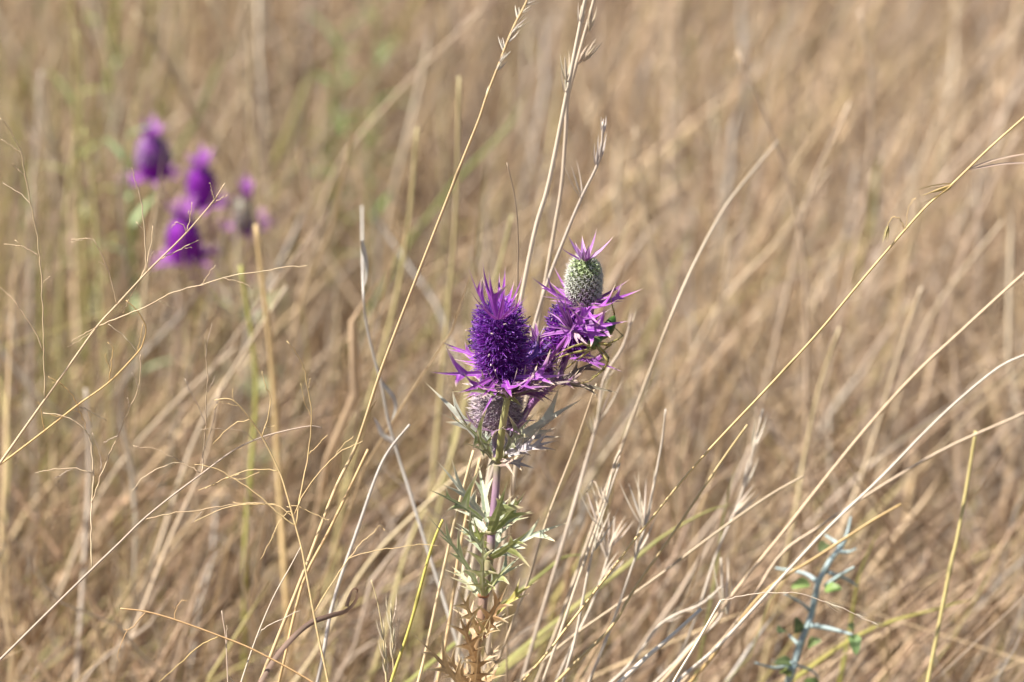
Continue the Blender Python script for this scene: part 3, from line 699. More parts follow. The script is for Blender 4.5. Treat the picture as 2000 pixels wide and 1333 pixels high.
# ================================================================== BACKGROUND THISTLES
def far_thistle(heads, label, Y0, group=None):
    rx = sum(px(h[0], h[1], h[2]).x for h in heads) / len(heads) + .02
    T = thing("thistle_plant", label, "thistle", (rx, Y0, 0), group)
    node = Vector((rx + .005, Y0, px(heads[0][0], 640, Y0).z))
    stempart("stem", [Vector((rx, Y0, -.01)), Vector((rx + .002, Y0, node.z * .5)), node], 2.2, 1.7, [TANST, OLST, OLST], T, 8)
    for (x, y, Y, R, Lh, style) in heads:
        Y += .06; c = px(x, y, Y); b = c - Vector((0, 0, Lh * .5)); t = c + Vector((0, 0, Lh * .5))
        stempart("stem", [node, node.lerp(b, .5) + Vector((0, 0, -.01)), b], .9, .8, [(.42, .34, .2), PURST, (.3, .1, .32)], T, 7)
        if style == 'seed':
            H = core_mesh(b, t, R, (.30, .20, .30), (.34, .36, .28)).build("flower_head", M_FLORET, T); mb = MB()
            for tt, p, nn, ax in phyllo(b, t, R, 160): cone(mb, p, nn, .002, .0006, (.25, .26, .2), (.6, .6, .55))
            stuffpart(mb.build("bristles", M_FLORET, H))
        else:
            H = core_mesh(b, t, R, (.26, .02, .34), (.30, .03, .42)).build("flower_head", M_FLORET, T)
            fl = purple_florets(b, t, R * .95, 180, .0042, detail=False)
            if style == 'mixed':
                for tt, p, nn, ax in phyllo(b, t, R, 120, .45, .97): cone(fl, p, nn, .0044, .0011, (.34, .2, .36), (.56, .36, .62))
            stuffpart(fl.build("florets", M_FLORET, H))
        for i in range(8):
            a = i * .785 + random.uniform(-.2, .2); d = Vector((math.cos(a), math.sin(a), 0))
            bract(H, t + d * R * .15 - Vector((0, 0, .002)), t + d * R * random.uniform(.9, 1.6) + Vector((0, 0, random.uniform(.006, .016))), 30, 0, (.46, .12, .58), nrm=tuple(-d))
        for i in range(9):
            a = i * .698 + random.uniform(-.2, .2); d = Vector((math.cos(a), math.sin(a), 0))
            bract(H, b + d * R * .5, b + d * (R + random.uniform(.013, .020)) + Vector((0, 0, random.uniform(-.003, .010))), 28, 1, (.42, .08, .54), nrm=(0, 0, 1))
    for i in range(7):
        a = i * .9; d = Vector((math.cos(a), math.sin(a), 0))
        for zz in (.0, -.05, -.10):
            mb = MB(); pb = node + Vector((0, 0, zz)); leaf(mb, pb, pb + d * .035 + Vector((0, 0, .018)), .004, lobeset(2), (0, 0, 1), jit((.34, .38, .18), .1)); mb.build("leaf", M_LEAF, T)
far_thistle([(300, 312, .66, .0088, .027, 'mixed'), (394, 368, .60, .0080, .025, 'p'), (360, 474, .56, .0095, .028, 'p'), (482, 420, .62, .0072, .022, 'seed')],
            "blurred purple thistle cluster standing in the grass behind the fine branching stems", .68)

# ================================================================== INDIVIDUAL GRASS STALKS
C_STRAW, C_GOLD, C_PALE, C_GREY, C_YG, C_RED = (.66, .47, .25), (.64, .43, .15), (.70, .60, .46), (.56, .50, .44), (.50, .48, .11), (.52, .30, .14)
def rooted(pts, Y, lean=.55):
    """carry the traced stalk on down to the soil"""
    P = [px(*(p if len(p) == 3 else (p[0], p[1], Y))) for p in pts]
    a, b = P[0], P[min(2, len(P) - 1)]
    d = (b - a); sl = d.x / max(d.z, .004) if d.z > 0 else 0
    sl = max(-1.2, min(1.2, sl))
    g = []
    for k in (1.0, .8, .6, .4, .2):
        z = a.z * (1 - k)
        g.append(Vector((a.x - sl * a.z * k * (1 - (1 - lean) * k), a.y + .01 * k, z - (.006 if k == 1 else 0))))
    return g + P
def stalk(label, Y, pts, r0, r1, col, branches=(), blades=(), seeds=(), name="grass_stalk", group=None, m=None, nodes=(), cat="grass stalk"):
    full = rooted(pts, Y)
    T = thing(name, label, cat, (full[0].x, full[0].y, 0), group)
    q = resample(full, len(full) * 5); n = len(q)
    nb = 5 * 5
    rad = []
    for i in range(n):
        t = max(0, (i - nb) / (n - 1 - nb)); rad.append((r0 + (r1 - r0) * t) * MM)
    cols = [jit(col, .015) for _ in range(n)]
    for k in nodes:
        i = min(n - 2, nb + int(k * (n - nb)))
        rad[i] *= 1.35; cols[i] = tuple(x * .55 for x in col)
    mb = MB(); tube(mb, q, rad, 7, cols); mb.build("stem", M_STRAW, T)
    for br in branches:
        bp, rr = br[0], br[1]
        P = [px(*(p if len(p) == 3 else (p[0], p[1], Y + (br[3] if len(br) > 3 else 0) * i / max(1, len(bp) - 1)))) for i, p in enumerate(bp)]
        qq = resample(P, len(P) * 4)
        qq = [v + (rv(.00028) if 0 < i else Vector((0, 0, 0))) for i, v in enumerate(qq)]
        rr *= 1.12; mb = MB(); tube(mb, qq, [x * MM for x in wid(rr, max(.13, rr * .55), len(qq))], 5, [jit(br[2] if len(br) > 2 and br[2] else col, .08) for _ in qq]); mb.build("branch", M_STRAW, T)
    for bl in blades:
        bp, w = bl[0], bl[1]
        P = resample([px(*(p if len(p) == 3 else (p[0], p[1], Y))) for p in bp], 14)
        mb = MB(); ribbon(mb, P, w * MM, bl[2] if len(bl) > 2 else col); mb.build("leaf_blade", M_BLADE, T)
    for s in seeds:
        spikelet(T, px(s[0], s[1], Y), px(s[2], s[3], Y), s[4] if len(s) > 4 else .6, s[5] if len(s) > 5 else col)
    return T
def ribbon(mb, P, w, col, tw=1.5, taper=True, ph=0.0):
    n = len(P); vs, cs, fs = [], [], []
    for i, p in enumerate(P):
        t = (P[min(i + 1, n - 1)] - P[max(i - 1, 0)]).normalized(); u = i / (n - 1)
        vw = (p - CAM).normalized(); s = t.cross(Vector((0, -.8, .6))).normalized()
        s = Matrix.Rotation(ph + tw * (u - .5), 3, t) @ s; nn = t.cross(s)
        ww = w * ((1 - u) ** .6 if taper else 1) * (.6 + .4 * min(1, u * 6)) + .00005
        vs += [p - s * ww + nn * ww * .35, p - nn * ww * .1, p + s * ww + nn * ww * .35]; c = jit(col, .06); cs += [c, lerp(c, (.8, .7, .5), .15), c]
    for i in range(n - 1):
        for j in range(2): fs.append((i * 3 + j, i * 3 + j + 1, (i + 1) * 3 + j + 1, (i + 1) * 3 + j))
    mb.add(vs, fs, cs)
def spikelet(T, a, b, r, col):
    """a dry floret: two open glumes round a seed, with a fine awn"""
    mb = MB(); ax = (b - a); L = ax.length; ax.normalize(); o = ax.orthogonal().normalized()
    q = [a.lerp(b, k) for k in (0, .15, .4, .7, .9, 1)]
    tube(mb, q, [r * k * MM for k in (.2, .6, .8, .5, .25, .06)], 6, jit(col, .1))
    for sg in (1, -1):
        e = o * sg
        leaf(mb, a, b + e * L * .22 + ax * L * .1, r * .9 * MM, (), e, jit(col, .1), lerp(col, (.85, .78, .62), .5), fold=.5, bow=.05, tipcol=lerp(col, (.8, .7, .5), .5))
    mb.build("spikelet", M_BLADE, T)

# --- A : fine branching panicle at the left
stalk("fine branching straw panicle crossing in front of the blurred purple cluster", -.004,
      [(-60, 985), (0, 905), (44, 843), (88, 781), (140, 708), (190, 638), (228, 596), (287, 532), (312, 507), (363, 456), (413, 398), (439, 359)], .62, .22, (.72, .54, .34),
      branches=[([(88, 781), (87, 720), (85, 660), (82, 560), (78, 500), (70, 445), (61, 401), (50, 345), (41, 299), (28, 270), (14, 248), (0, 231)], .30, (.72, .56, .34), -.006),
                ([(86, 689), (64, 641), (36, 599), (18, 578), (0, 562)], .22, None, .004), ([(78, 500), (43, 482), (10, 478)], .18), ([(43, 482), (30, 470)], .12), ([(50, 345), (35, 332), (24, 320)], .16), ([(41, 299), (25, 287), (3, 273)], .16), ([(61, 401), (35, 375), (5, 358)], .14, (.4, .3, .2), .02),
                ([(80, 560), (88, 548), (100, 540)], .14), ([(228, 596), (220, 560), (208, 520), (190, 480), (178, 467), (140, 468)], .22), ([(205, 518), (192, 512)], .12), ([(172, 466), (140, 474)], .11),
                ([(287, 532), (283, 470), (277, 400), (270, 370), (262, 345), (258, 328)], .26, (.74, .58, .38)), ([(281, 450), (267, 435)], .14), ([(271, 550), (285, 520), (295, 480), (299, 440)], .18, None, .008), ([(292, 505), (300, 492)], .12),
                ([(190, 637), (240, 617), (290, 598), (330, 575), (385, 558), (450, 540), (520, 530), (560, 522), (604, 520)], .26, (.68, .52, .32), -.008), ([(392, 557), (405, 540), (420, 518)], .16), ([(435, 543), (470, 552), (495, 563)], .15), ([(310, 588), (345, 605)], .10, (.4, .32, .2)),
                ([(240, 612), (252, 585), (271, 552)], .2), ([(312, 507), (350, 488), (387, 470)], .22), ([(358, 484), (376, 484)], .11), ([(363, 456), (371, 430), (376, 395)], .2), ([(370, 425), (368, 412)], .11), ([(363, 456), (358, 440), (345, 435), (334, 446)], .16), ([(419, 392), (413, 370), (410, 357)], .16), ([(413, 398), (432, 388), (447, 382)], .18), ([(190, 638), (160, 655), (140, 667)], .16, None, -.008), ([(185, 645), (160, 662), (133, 677)], .12)], name="grass_panicle", cat="grass panicle")
stalk("thin orange branching panicle stem running below the paler panicle at the same clump", .004,
      [(-60, 950), (0, 908), (87, 842), (151, 792), (213, 747), (268, 690), (280, 668), (285, 641), (276, 620), (264, 603), (246, 587)], .45, .2, (.68, .46, .20),
      branches=[([(268, 690), (245, 660), (212, 634)], .2, (.72, .6, .4)), ([(213, 747), (218, 705), (220, 680), (210, 668)], .2), ([(216, 722), (206, 700), (208, 692)], .14), ([(152, 795), (140, 770), (120, 750), (93, 735)], .22), ([(120, 752), (104, 748)], .12), ([(87, 842), (80, 800), (75, 785)], .16), ([(152, 795), (163, 820), (170, 848)], .18), ([(155, 795), (180, 805), (208, 822)], .14, (.36, .28, .2)), ([(171, 802), (178, 824)], .1), ([(125, 813), (105, 812), (85, 806)], .13), ([(140, 800), (158, 808)], .12), ([(268, 690), (275, 660), (279, 632)], .14)], name="grass_panicle", cat="grass panicle")
# --- C
stalk("long grey panicle stem slanting low with several upright fine branches", .002,
      [(-60, 1345), (0, 1289), (90, 1200), (180, 1112), (232, 1062), (279, 1016), (335, 970), (394, 926), (452, 883), (497, 860), (536, 847), (602, 833), (629, 836)], .58, .2, (.54, .42, .32),
      branches=[([(180, 1112), (178, 1040), (180, 980), (182, 925), (178, 870), (172, 848), (155, 830), (130, 815), (85, 806)], .32, (.72, .56, .36)), ([(180, 982), (187, 960), (198, 926), (215, 885), (231, 851), (253, 797), (270, 761), (274, 728), (274, 692)], .26, (.66, .5, .32), -.006), ([(198, 926), (196, 890), (180, 845)], .15), ([(231, 851), (215, 858), (201, 866)], .13), ([(253, 797), (249, 778)], .12), ([(270, 761), (265, 740), (258, 728)], .12),
                ([(180, 925), (140, 915), (100, 918), (70, 925)], .18, (.66, .5, .32)), ([(140, 916), (108, 934)], .12), ([(279, 1016), (340, 1003), (400, 995), (461, 985), (521, 982)], .22, (.66, .48, .28)), ([(394, 1000), (375, 1022)], .14),
                ([(394, 926), (398, 880), (402, 830), (403, 790), (406, 740), (402, 690), (401, 658)], .28, (.68, .52, .34)), ([(402, 832), (385, 790), (360, 740)], .16), ([(398, 880), (415, 835), (424, 785)], .18), ([(406, 765), (414, 750), (420, 735)], .14), ([(401, 700), (408, 660), (414, 630)], .11), ([(391, 924), (360, 905), (330, 890), (300, 877), (260, 872)], .2, (.6, .44, .28)), ([(364, 907), (340, 905), (300, 920), (275, 938), (258, 962)], .18, (.72, .56, .36)),
                ([(536, 847), (520, 860), (497, 858)], .13), ([(497, 860), (470, 842), (430, 838), (390, 840)], .14, (.6, .46, .3))], name="grass_panicle", cat="grass panicle")
# --- D
stalk("golden airy panicle with long curving branches beside the thick straw stem", -.006,
      [(655, 1420), (641, 1333), (621, 1240), (599, 1125), (590, 1075), (578, 1030), (559, 962), (545, 920), (512, 854), (485, 814), (461, 787), (443, 779), (419, 782)], .50, .2, (.76, .56, .28),
      branches=[([(578, 1027), (587, 967), (602, 889), (609, 817), (602, 760), (593, 718), (578, 688), (561, 667)], .28, None, -.006), ([(609, 815), (597, 790), (588, 750)], .15), ([(603, 760), (605, 738)], .13), ([(602, 889), (620, 870), (640, 850)], .15), ([(575, 1005), (600, 955), (640, 905), (670, 880), (708, 862)], .22, None, -.008), ([(650, 898), (670, 870), (690, 852)], .14),
                ([(578, 1027), (545, 1005), (500, 965), (455, 935), (420, 915), (380, 908)], .24, None, -.004), ([(572, 1010), (536, 988), (449, 990), (380, 1018)], .2), ([(560, 990), (587, 991), (629, 1012), (645, 1016)], .17), ([(540, 985), (500, 984), (455, 982)], .13), ([(545, 920), (500, 917), (465, 925), (430, 940), (388, 957)], .2), ([(470, 925), (440, 935), (412, 950)], .13), ([(455, 935), (480, 935), (508, 921)], .13), ([(455, 930), (420, 945), (400, 955)], .12),
                ([(512, 854), (525, 808), (527, 772), (519, 757), (512, 725)], .22), ([(512, 850), (520, 835), (537, 832)], .12), ([(487, 820), (455, 830), (415, 868)], .18), ([(461, 787), (455, 778), (454, 760)], .12), ([(470, 795), (450, 790), (434, 786)], .11), ([(450, 781), (430, 784), (418, 800)], .11), ([(570, 1000), (560, 1002), (545, 1022), (529, 1055), (509, 1093)], .18), ([(540, 1030), (533, 1050), (524, 1062)], .12),
                ([(615, 1195), (646, 1142), (680, 1094), (705, 1062), (736, 1033)], .2, None, .006), ([(680, 1092), (720, 1078), (770, 1070), (820, 1064), (858, 1067)], .16), ([(736, 1033), (742, 1028), (752, 1038)], .11)], name="grass_panicle", cat="grass panicle")
# --- F : thick straw stem
T = stalk("tall straight straw seed stalk passing left of the front purple head", .006,
      [(470, 1420), (509, 1330), (545, 1240), (596, 1111), (652, 962), (692, 880), (715, 815), (745, 722), (800, 578), (850, 450), (900, 322), (935, 235), (950, 190), (975, 125), (1000, 60), (1032, -5), (1045, -60)], .82, .42, (.72, .52, .28),
      blades=[([(715, 815), (722, 805), (737, 779)], .5)], nodes=(.1, .62), branches=())
for (x, y, tx, ty) in [(1018, 25, 1036, 12), (1012, 38, 1010, 16), (1002, 58, 1030, 34), (998, 66, 1014, 50), (990, 85, 1008, 60), (984, 100, 978, 76), (975, 122, 990, 104), (968, 140, 985, 120), (1025, 10, 1048, 0), (950, 188, 956, 172)]:
    spikelet(T, px(x, y, .006), px(tx, ty, .006 + random.uniform(-.004, .004)), .28, (.74, .68, .58))
stalk("snapped straw stalk with a blunt cut top beside the thick stem", .012, [(545, 1333), (575, 1200), (599, 1120), (641, 1040), (685, 950), (719, 878)], .62, .56, (.70, .48, .24))
stalk("grey weathered stem standing behind the thick straw stalk", .035, [(620, 1333), (650, 1180), (700, 1030), (735, 930), (760, 880), (800, 830)], .85, .5, C_GREY)
# --- S grey bent stem
T = stalk("bent grey stem with curled flaking sheaths leaning towards the thistle base", .11, [(905, 1290), (860, 1150), (836, 1077), (800, 960), (782, 904), (758, 820), (745, 750), (728, 688), (714, 622), (709, 560), (708, 500, .17), (707, 403, .24)], .8, .45, (.60, .55, .48),
      blades=[([(745, 745), (768, 775), (772, 800), (760, 830)], 1.2, (.62, .57, .52)), ([(770, 865), (748, 850), (738, 828), (730, 815)], 1.3, (.66, .62, .58)), ([(708, 470), (716, 520), (712, 560)], 1.2, (.6, .56, .5))])
# --- E right long stem
stalk("long golden stalk with drooping awned spikelets rising far to the right of the thistle", -.002, [(1040, 1310), (1100, 1235), (1178, 1135), (1259, 1030), (1366, 900), (1500, 757), (1600, 648), (1690, 540), (1770, 447), (1815, 398), (1860, 360), (1930, 292), (2000, 230), (2060, 178)], .52, .40, (.74, .54, .25), nodes=(.42,),
      branches=[([(1768, 449), (1760, 432), (1748, 424), (1738, 431), (1733, 445)], .18), ([(1768, 449), (1772, 420), (1778, 398), (1790, 385)], .09)], blades=[([(1893, 329), (1940, 313), (2000, 302), (2040, 300)], .45, (.66, .48, .36)), ([(1893, 331), (1950, 321), (2000, 319), (2040, 324)], .5, (.66, .48, .38))],
      seeds=[(1862, 360, 1800, 383, .55, (.50, .38, .16)), (1858, 366, 1822, 377, .5, (.5, .38, .16)), (1734, 442, 1729, 470, .5, (.42, .34, .14))])
# --- M arching thread
stalk("white straw stem topped by a thin arching thread with tiny seeds", -.004, [(1290, 1390), (1315, 1333), (1360, 1258), (1408, 1173)], .55, .48, (.76, .66, .50),
      branches=[([(1408, 1173), (1440, 1166), (1480, 1160), (1530, 1158), (1560, 1160), (1620, 1178), (1680, 1205), (1718, 1223)], .22, (.74, .60, .46))], seeds=[(1612, 1175, 1640, 1190, .35), (1622, 1180, 1644, 1188, .3), (1672, 1200, 1690, 1208, .35), (1702, 1215, 1718, 1223, .35)])
# --- curled dry leaf
T = thing("dry_leaf", "curled brown dry blade with hooked tip crossing low in front of straw stems", "dry leaf", (px(500, 1350, -.006).x, -.004, 0))
_a = px(484, 1390, -.006); _g = Vector((_a.x - .02, _a.y + .03, -.005))
P = resample([_g.lerp(_a, k) for k in (0, .2, .4, .6, .8)] + [_a, px(510, 1330, -.006), px(550, 1270, -.006), px(600, 1222, -.006), px(645, 1204, -.006), px(678, 1194, -.006), px(697, 1172, -.007), px(697, 1153, -.010), px(688, 1152, -.014), px(680, 1168, -.016), px(676, 1185, -.016)], 90)
mb = MB(); ribbon(mb, P, .0010, (.27, .17, .13), tw=4.2, taper=False, ph=.2); mb.build("blade", M_BLADE, T)
# --- further stalks (label, Y, points, r0, r1, colour)
SIMPLE = [
 ("yellow green stem with tan upper joint left of the thistle's dead leaves", -.002, [(745, 1400), (766, 1325), (800, 1225), (834, 1100), (850, 1050), (865, 1015)],    .7, .55, (.56, .48, .12)),
 ("thin white wiry stem forking low behind the curled brown blade", -.006, [(455, 1390), (471, 1333), (500, 1248), (534, 1167), (565, 1111), (589, 1066)], .36, .2, (.72, .6, .46)),
 ("reddish wiry stem lying sideways with twisted hanging branchlets", -.010, [(700, 1400), (610, 1333), (500, 1272), (430, 1243), (345, 1212), (285, 1195), (235, 1189)], .42, .3, (.60, .38, .18)),
 ("short upright pale wire stem crossing the reddish sideways stem", -.008, [(447, 1400), (445, 1333), (441, 1250), (433, 1193)], .32, .2, (.60, .46, .34)),
 ("thick white straw stem slanting up right of the thistle base", .03, [(1120, 1410), (1210, 1333), (1262, 1285), (1308, 1246), (1370, 1190)], 1.2, .8, (.74, .66, .54)),
 ("straight tan stem slanting to the right edge above the white one", .085, [(1330, 1290), (1440, 1150), (1540, 1027), (1666, 868), (1780, 739), (1885, 640), (2000, 535), (2080, 470)], .8, .6, (.66, .49, .32)),
 ("white-grey slanting stem crossing the blue-green thorny shrub", .065, [(1290, 1370), (1330, 1325), (1400, 1265), (1480, 1180), (1609, 1040), (1720, 934), (1801, 850), (1870, 784), (1951, 718), (2010, 690)], .8, .45, (.68, .59, .48)),
 ("low slanting brown stem with two fellows below the white-grey stem", .09, [(1420, 1240), (1520, 1090), (1600, 1030), (1690, 970), (1840, 880), (2000, 808), (2060, 780)], .75, .55, (.58, .44, .30)),
 ("upright yellow stalk with dry joint standing right of the thorny shrub", .10, [(1800, 1400), (1812, 1333), (1840, 1190), (1858, 1100), (1870, 1050), (1890, 940), (1906, 842)], .95, .75, (.58, .48, .20)),
 ("slim slanting pale stem just right of the spider", .10, [(1080, 1250), (1140, 1080), (1206, 895), (1264, 740), (1313, 613), (1356, 515, .12), (1401, 430, .16), (1440, 372, .2), (1520, 275, .28)], .8, .5, (.62, .50, .36)),
 ("pale stout stem rising behind the front purple head", .075, [(960, 900), (1000, 680), (1043, 460), (1071, 362), (1105, 193), (1126, 86), (1143, 0), (1155, -60)], 1.1, .75, (.72, .62, .48)),
 ("thinner pale stem twined beside the stout one behind the heads", .085, [(1000, 960), (1050, 640), (1081, 460), (1097, 362), (1105, 259), (1109, 193), (1130, 110), (1160, 0), (1165, -40)], .95, .7, (.68, .56, .42)),
 ("seeded pale stem leaning right behind the green seed head", .07, [(1010, 760), (1060, 580), (1105, 460), (1136, 386), (1171, 310), (1178, 238)], .9, .5, (.62, .52, .42)),
 ("fine dark thread of a stem left of the stout pale stem", .05, [(1000, 900), (1008, 640), (1012, 480), (1006, 390), (990, 318)], .4, .25, (.40, .30, .2)),
 ("slender slanting stem right of the thistle leaves with a dry forked top", .05, [(1060, 1333), (1130, 1130), (1180, 985), (1200, 905), (1212, 880)], .7, .5, (.66, .54, .40)),
 ("wavy pale seed stem rising beyond the spider's legs", .10, [(1100, 1060), (1140, 920), (1165, 830), (1180, 740), (1215, 680), (1232, 630)], .9, .5, (.64, .53, .42)),
 ("dull brown bent stem crossing the lower right grasses", .07, [(1010, 1333), (1110, 1250), (1180, 1200), (1280, 1130), (1400, 1040), (1500, 970), (1570, 930)], .65, .5, (.52, .40, .26)),
 ("golden stem slanting beside the arching thread", .035, [(1090, 1330), (1190, 1230), (1240, 1150), (1330, 1020), (1410, 900), (1460, 830)], .7, .45, (.60, .45, .22)),
 ("two-toned slanting stem meeting the thorny shrub top", .08, [(1360, 1320), (1430, 1230), (1500, 1150), (1600, 1085), (1700, 1020), (1760, 985)], .7, .55, (.56, .38, .16)),
 ("pale straight stem leaning left of the thistle's dead leaves", .02, [(800, 1400), (830, 1280), (858, 1150), (890, 1010), (925, 880)], .7, .6, (.70, .54, .32)),
 ("tan stem close behind the thistle's pale upper leaves", .03, [(840, 1400), (875, 1230), (895, 1090), (915, 990), (938, 895)], .8, .65, (.68, .48, .26)),
 ("leaning wiry stem behind the thistle's right leaves", .045, [(985, 1260), (1030, 1140), (1070, 1010), (1120, 880), (1165, 750)], .6, .4, (.62, .48, .32)),
 ("upright greyish stem standing in the lower left grass", .30, [(150, 1333), (165, 1100), (175, 900), (168, 760)], 1.5, 1.0, (.60, .50, .40)),
 ("broad cream stem standing behind the golden airy panicle", .30, [(560, 1180), (545, 940), (535, 760), (520, 600), (500, 440)], 1.7, 1.2, (.72, .52, .26)),
 ("yellow green upright stem behind the golden airy panicle", .32, [(480, 1050), (500, 780), (492, 660), (470, 520)], 1.3, 1.0, (.46, .44, .12)),
]
for (lab, Y, pts, r0, r1, col) in SIMPLE:
    br = []
    if "reddish" in lab: br = [([(285, 1195), (262, 1222), (250, 1232), (235, 1262), (230, 1280)], .22), ([(250, 1231), (242, 1229)], .14), ([(230, 1280), (233, 1296)], .12), ([(342, 1211), (344, 1190), (355, 1173)], .2), ([(355, 1173), (366, 1176)], .12), ([(343, 1190), (337, 1186)], .12), ([(428, 1243), (390, 1263), (350, 1298), (310, 1333)], .24, (.62, .45, .18))]
    if "white wiry" in lab: br = [([(500, 1248), (515, 1228), (545, 1212), (586, 1193)], .2)]
    if "upright pale wire" in lab: br = [([(442, 1262), (443, 1240), (444, 1222)], .15)]
    sd = []
    if "seeded" in lab: sd = [(1171, 312, 1176, 268, .9, (.66, .58, .52)), (1165, 325, 1168, 285, .8, (.6, .52, .46)), (1136, 388, 1116, 325, .5), (1178, 260, 1179, 232, .7, (.66, .6, .56))]
    if "stout" in lab and "pale stout" in lab: sd = [(1107, 160, 1103, 110, .8), (1106, 185, 1104, 140, .7), (1134, 50, 1136, 10, 1.0)]
    if "twined" in lab: sd = [(1140, 120, 1166, 85, .8), (1128, 125, 1150, 95, .7), (1150, 60, 1158, 20, .8)]
    if "wavy" in lab: sd = [(1228, 640, 1236, 610, .7), (1180, 745, 1196, 720, .6), (1160, 850, 1152, 815, .7), (1166, 830, 1200, 745, .5)]
    if "forked top" in lab: br = [([(1180, 985), (1160, 940), (1146, 962)], .4), ([(1190, 940), (1212, 890)], .35)]
    stalk(lab, Y, pts, r0, r1, col, branches=br, seeds=sd, nodes=(.5,) if "joint" in lab or "two-toned" in lab else ())
# --- dry forked seed heads low on the right of the thistle
FORK = [([(1100, 1333), (1125, 1240), (1150, 1110), (1175, 1010), (1210, 905)], [(1170, 1030, 1146, 960), (1160, 1075, 1192, 1000), (1185, 985, 1180, 955)]), ([(1150, 1333), (1195, 1220), (1230, 1120), (1258, 1035), (1290, 880), (1300, 800)], [(1258, 1030, 1228, 945), (1258, 1035, 1262, 935), (1240, 1090, 1270, 1000)]),
        ([(1100, 1300), (1160, 1170), (1195, 1060), (1200, 1010)], [(1185, 1090, 1175, 1010), (1190, 1070, 1225, 1020), (1170, 1140, 1210, 1090)]), ([(1195, 1333), (1290, 1220), (1370, 1180), (1410, 1145)], [(1340, 1195, 1375, 1180), (1380, 1170, 1400, 1160), (1300, 1215, 1330, 1195)]),
        ([(1280, 1333), (1350, 1260), (1400, 1215), (1412, 1180), (1408, 1090)], [(1415, 1190, 1407, 1095), (1420, 1200, 1418, 1130)]), ([(1350, 1230), (1400, 1080), (1450, 960), (1490, 800)], [(1452, 955, 1470, 900), (1430, 1010, 1475, 960), (1470, 880, 1486, 820)])]
for i, (pts, sds) in enumerate(FORK):
    stalk(["dry forked husk stem nearest the thistle's dead leaves", "tall dry stem with three upright husks crossing the golden stalk", "short dry stem with spread husks between the two taller forked ones", "low slanting dry stem with husks along the thick white straw", "dry stem with a single upright bare husk beside the arching thread", "tall wispy husk stem behind the golden stalk"][i], .05 + .012 * i, pts, .7, .4, (.64, .55, .44), seeds=[(a, b, c, d, .75, (.70, .61, .50)) for (a, b, c, d) in sds], group="forked dry husk stems right of the thistle")
for i, (pts, sds) in enumerate([([(760, 1390), (752, 1300), (748, 1240), (738, 1180), (725, 1133)], [(748, 1250, 742, 1215), (752, 1290, 746, 1255), (755, 1320, 752, 1290)]), ([(775, 1390), (768, 1300), (766, 1240), (764, 1180)], [(763, 1230, 764, 1170), (768, 1260, 771, 1215), (766, 1285, 768, 1250)])]):
    stalk(["small seeded stem curving left beside the yellow green stem", "small upright seeded stem between its curved fellow and the yellow green stem"][i], .004 + .004 * i, pts, .35, .22, (.60, .48, .26), seeds=[(a, b, c, d, .5, (.72, .62, .44)) for (a, b, c, d) in sds], group="small seeded stems")
# --- blurred standing stalks and arching blades one can still tell apart
rl = random.Random(5)
BLUR = [([(1575, 900), (1575, 640), (1562, 450), (1510, 270), (1440, 100)], .30, 1.6, (.62, .47, .33)), ([(1560, 1000), (1640, 620), (1690, 380), (1702, 180), (1680, 20)], .42, 1.9, (.58, .45, .34)), ([(1480, 820), (1540, 560), (1580, 380), (1660, 200)], .34, 1.7, (.60, .47, .34)),
        ([(690, 900), (770, 600), (800, 420), (815, 250)], .26, 1.7, (.56, .50, .20)), ([(840, 1000), (872, 640), (890, 420), (897, 150)], .24, 1.6, (.54, .46, .20)), ([(880, 900), (940, 640), (975, 520), (1000, 420)], .22, 1.3, (.50, .46, .18)),
        ([(560, 700), (640, 370), (760, 200), (940, 20)], .5, 2.2, (.60, .46, .32)), ([(560, 600), (515, 380), (480, 180), (400, -20)], .55, 2.4, (.68, .54, .32)), ([(520, 640), (500, 400), (490, 200), (488, -30)], .5, 2.4, (.66, .52, .30)), ([(470, 620), (450, 360), (370, 180), (260, 20)], .6, 2.2, (.62, .50, .30)),
        ([(60, 700), (62, 420), (72, 260), (80, 140)], .5, 2.6, (.66, .58, .48)), ([(165, 560), (150, 300), (145, 120), (140, -20)], .5, 1.8, (.52, .45, .14)), ([(110, 720), (130, 400), (160, 200), (150, 60)], .45, 1.6, (.44, .42, .12)), ([(200, 640), (185, 400), (165, 250)], .4, 1.5, (.46, .44, .14)),
        ([(1320, 900), (1300, 620), (1260, 420), (1240, 250)], .38, 1.5, (.60, .47, .32)), ([(1230, 1000), (1380, 640), (1520, 470), (1620, 330)], .4, 1.6, (.62, .48, .32)), ([(1780, 900), (1860, 560), (1930, 380), (1990, 260)], .42, 1.8, (.60, .46, .34)), ([(1700, 1000), (1760, 760), (1830, 600), (1960, 430)], .35, 1.6, (.58, .45, .30)),
        ([(1640, 1050), (1700, 880), (1760, 680), (1800, 560)], .22, 1.4, (.60, .46, .30)), ([(1550, 1020), (1570, 900), (1600, 760), (1640, 640)], .2, 1.4, (.58, .46, .24)), ([(300, 1100), (380, 860), (470, 700), (560, 560)], .22, 1.8, (.66, .52, .38)), ([(100, 1200), (200, 960), (330, 800), (460, 680)], .26, 1.7, (.62, .48, .34)),
        ([(260, 1240), (330, 1060), (400, 900), (430, 760)], .16, 1.4, (.62, .48, .33)), ([(60, 1180), (70, 960), (62, 800), (20, 620)], .42, 2.2, (.68, .60, .48)), ([(600, 1300), (720, 1100), (860, 960), (960, 880)], .14, 1.3, (.60, .46, .26)), ([(740, 1280), (800, 1060), (880, 900), (930, 700)], .18, 1.5, (.54, .46, .20))]
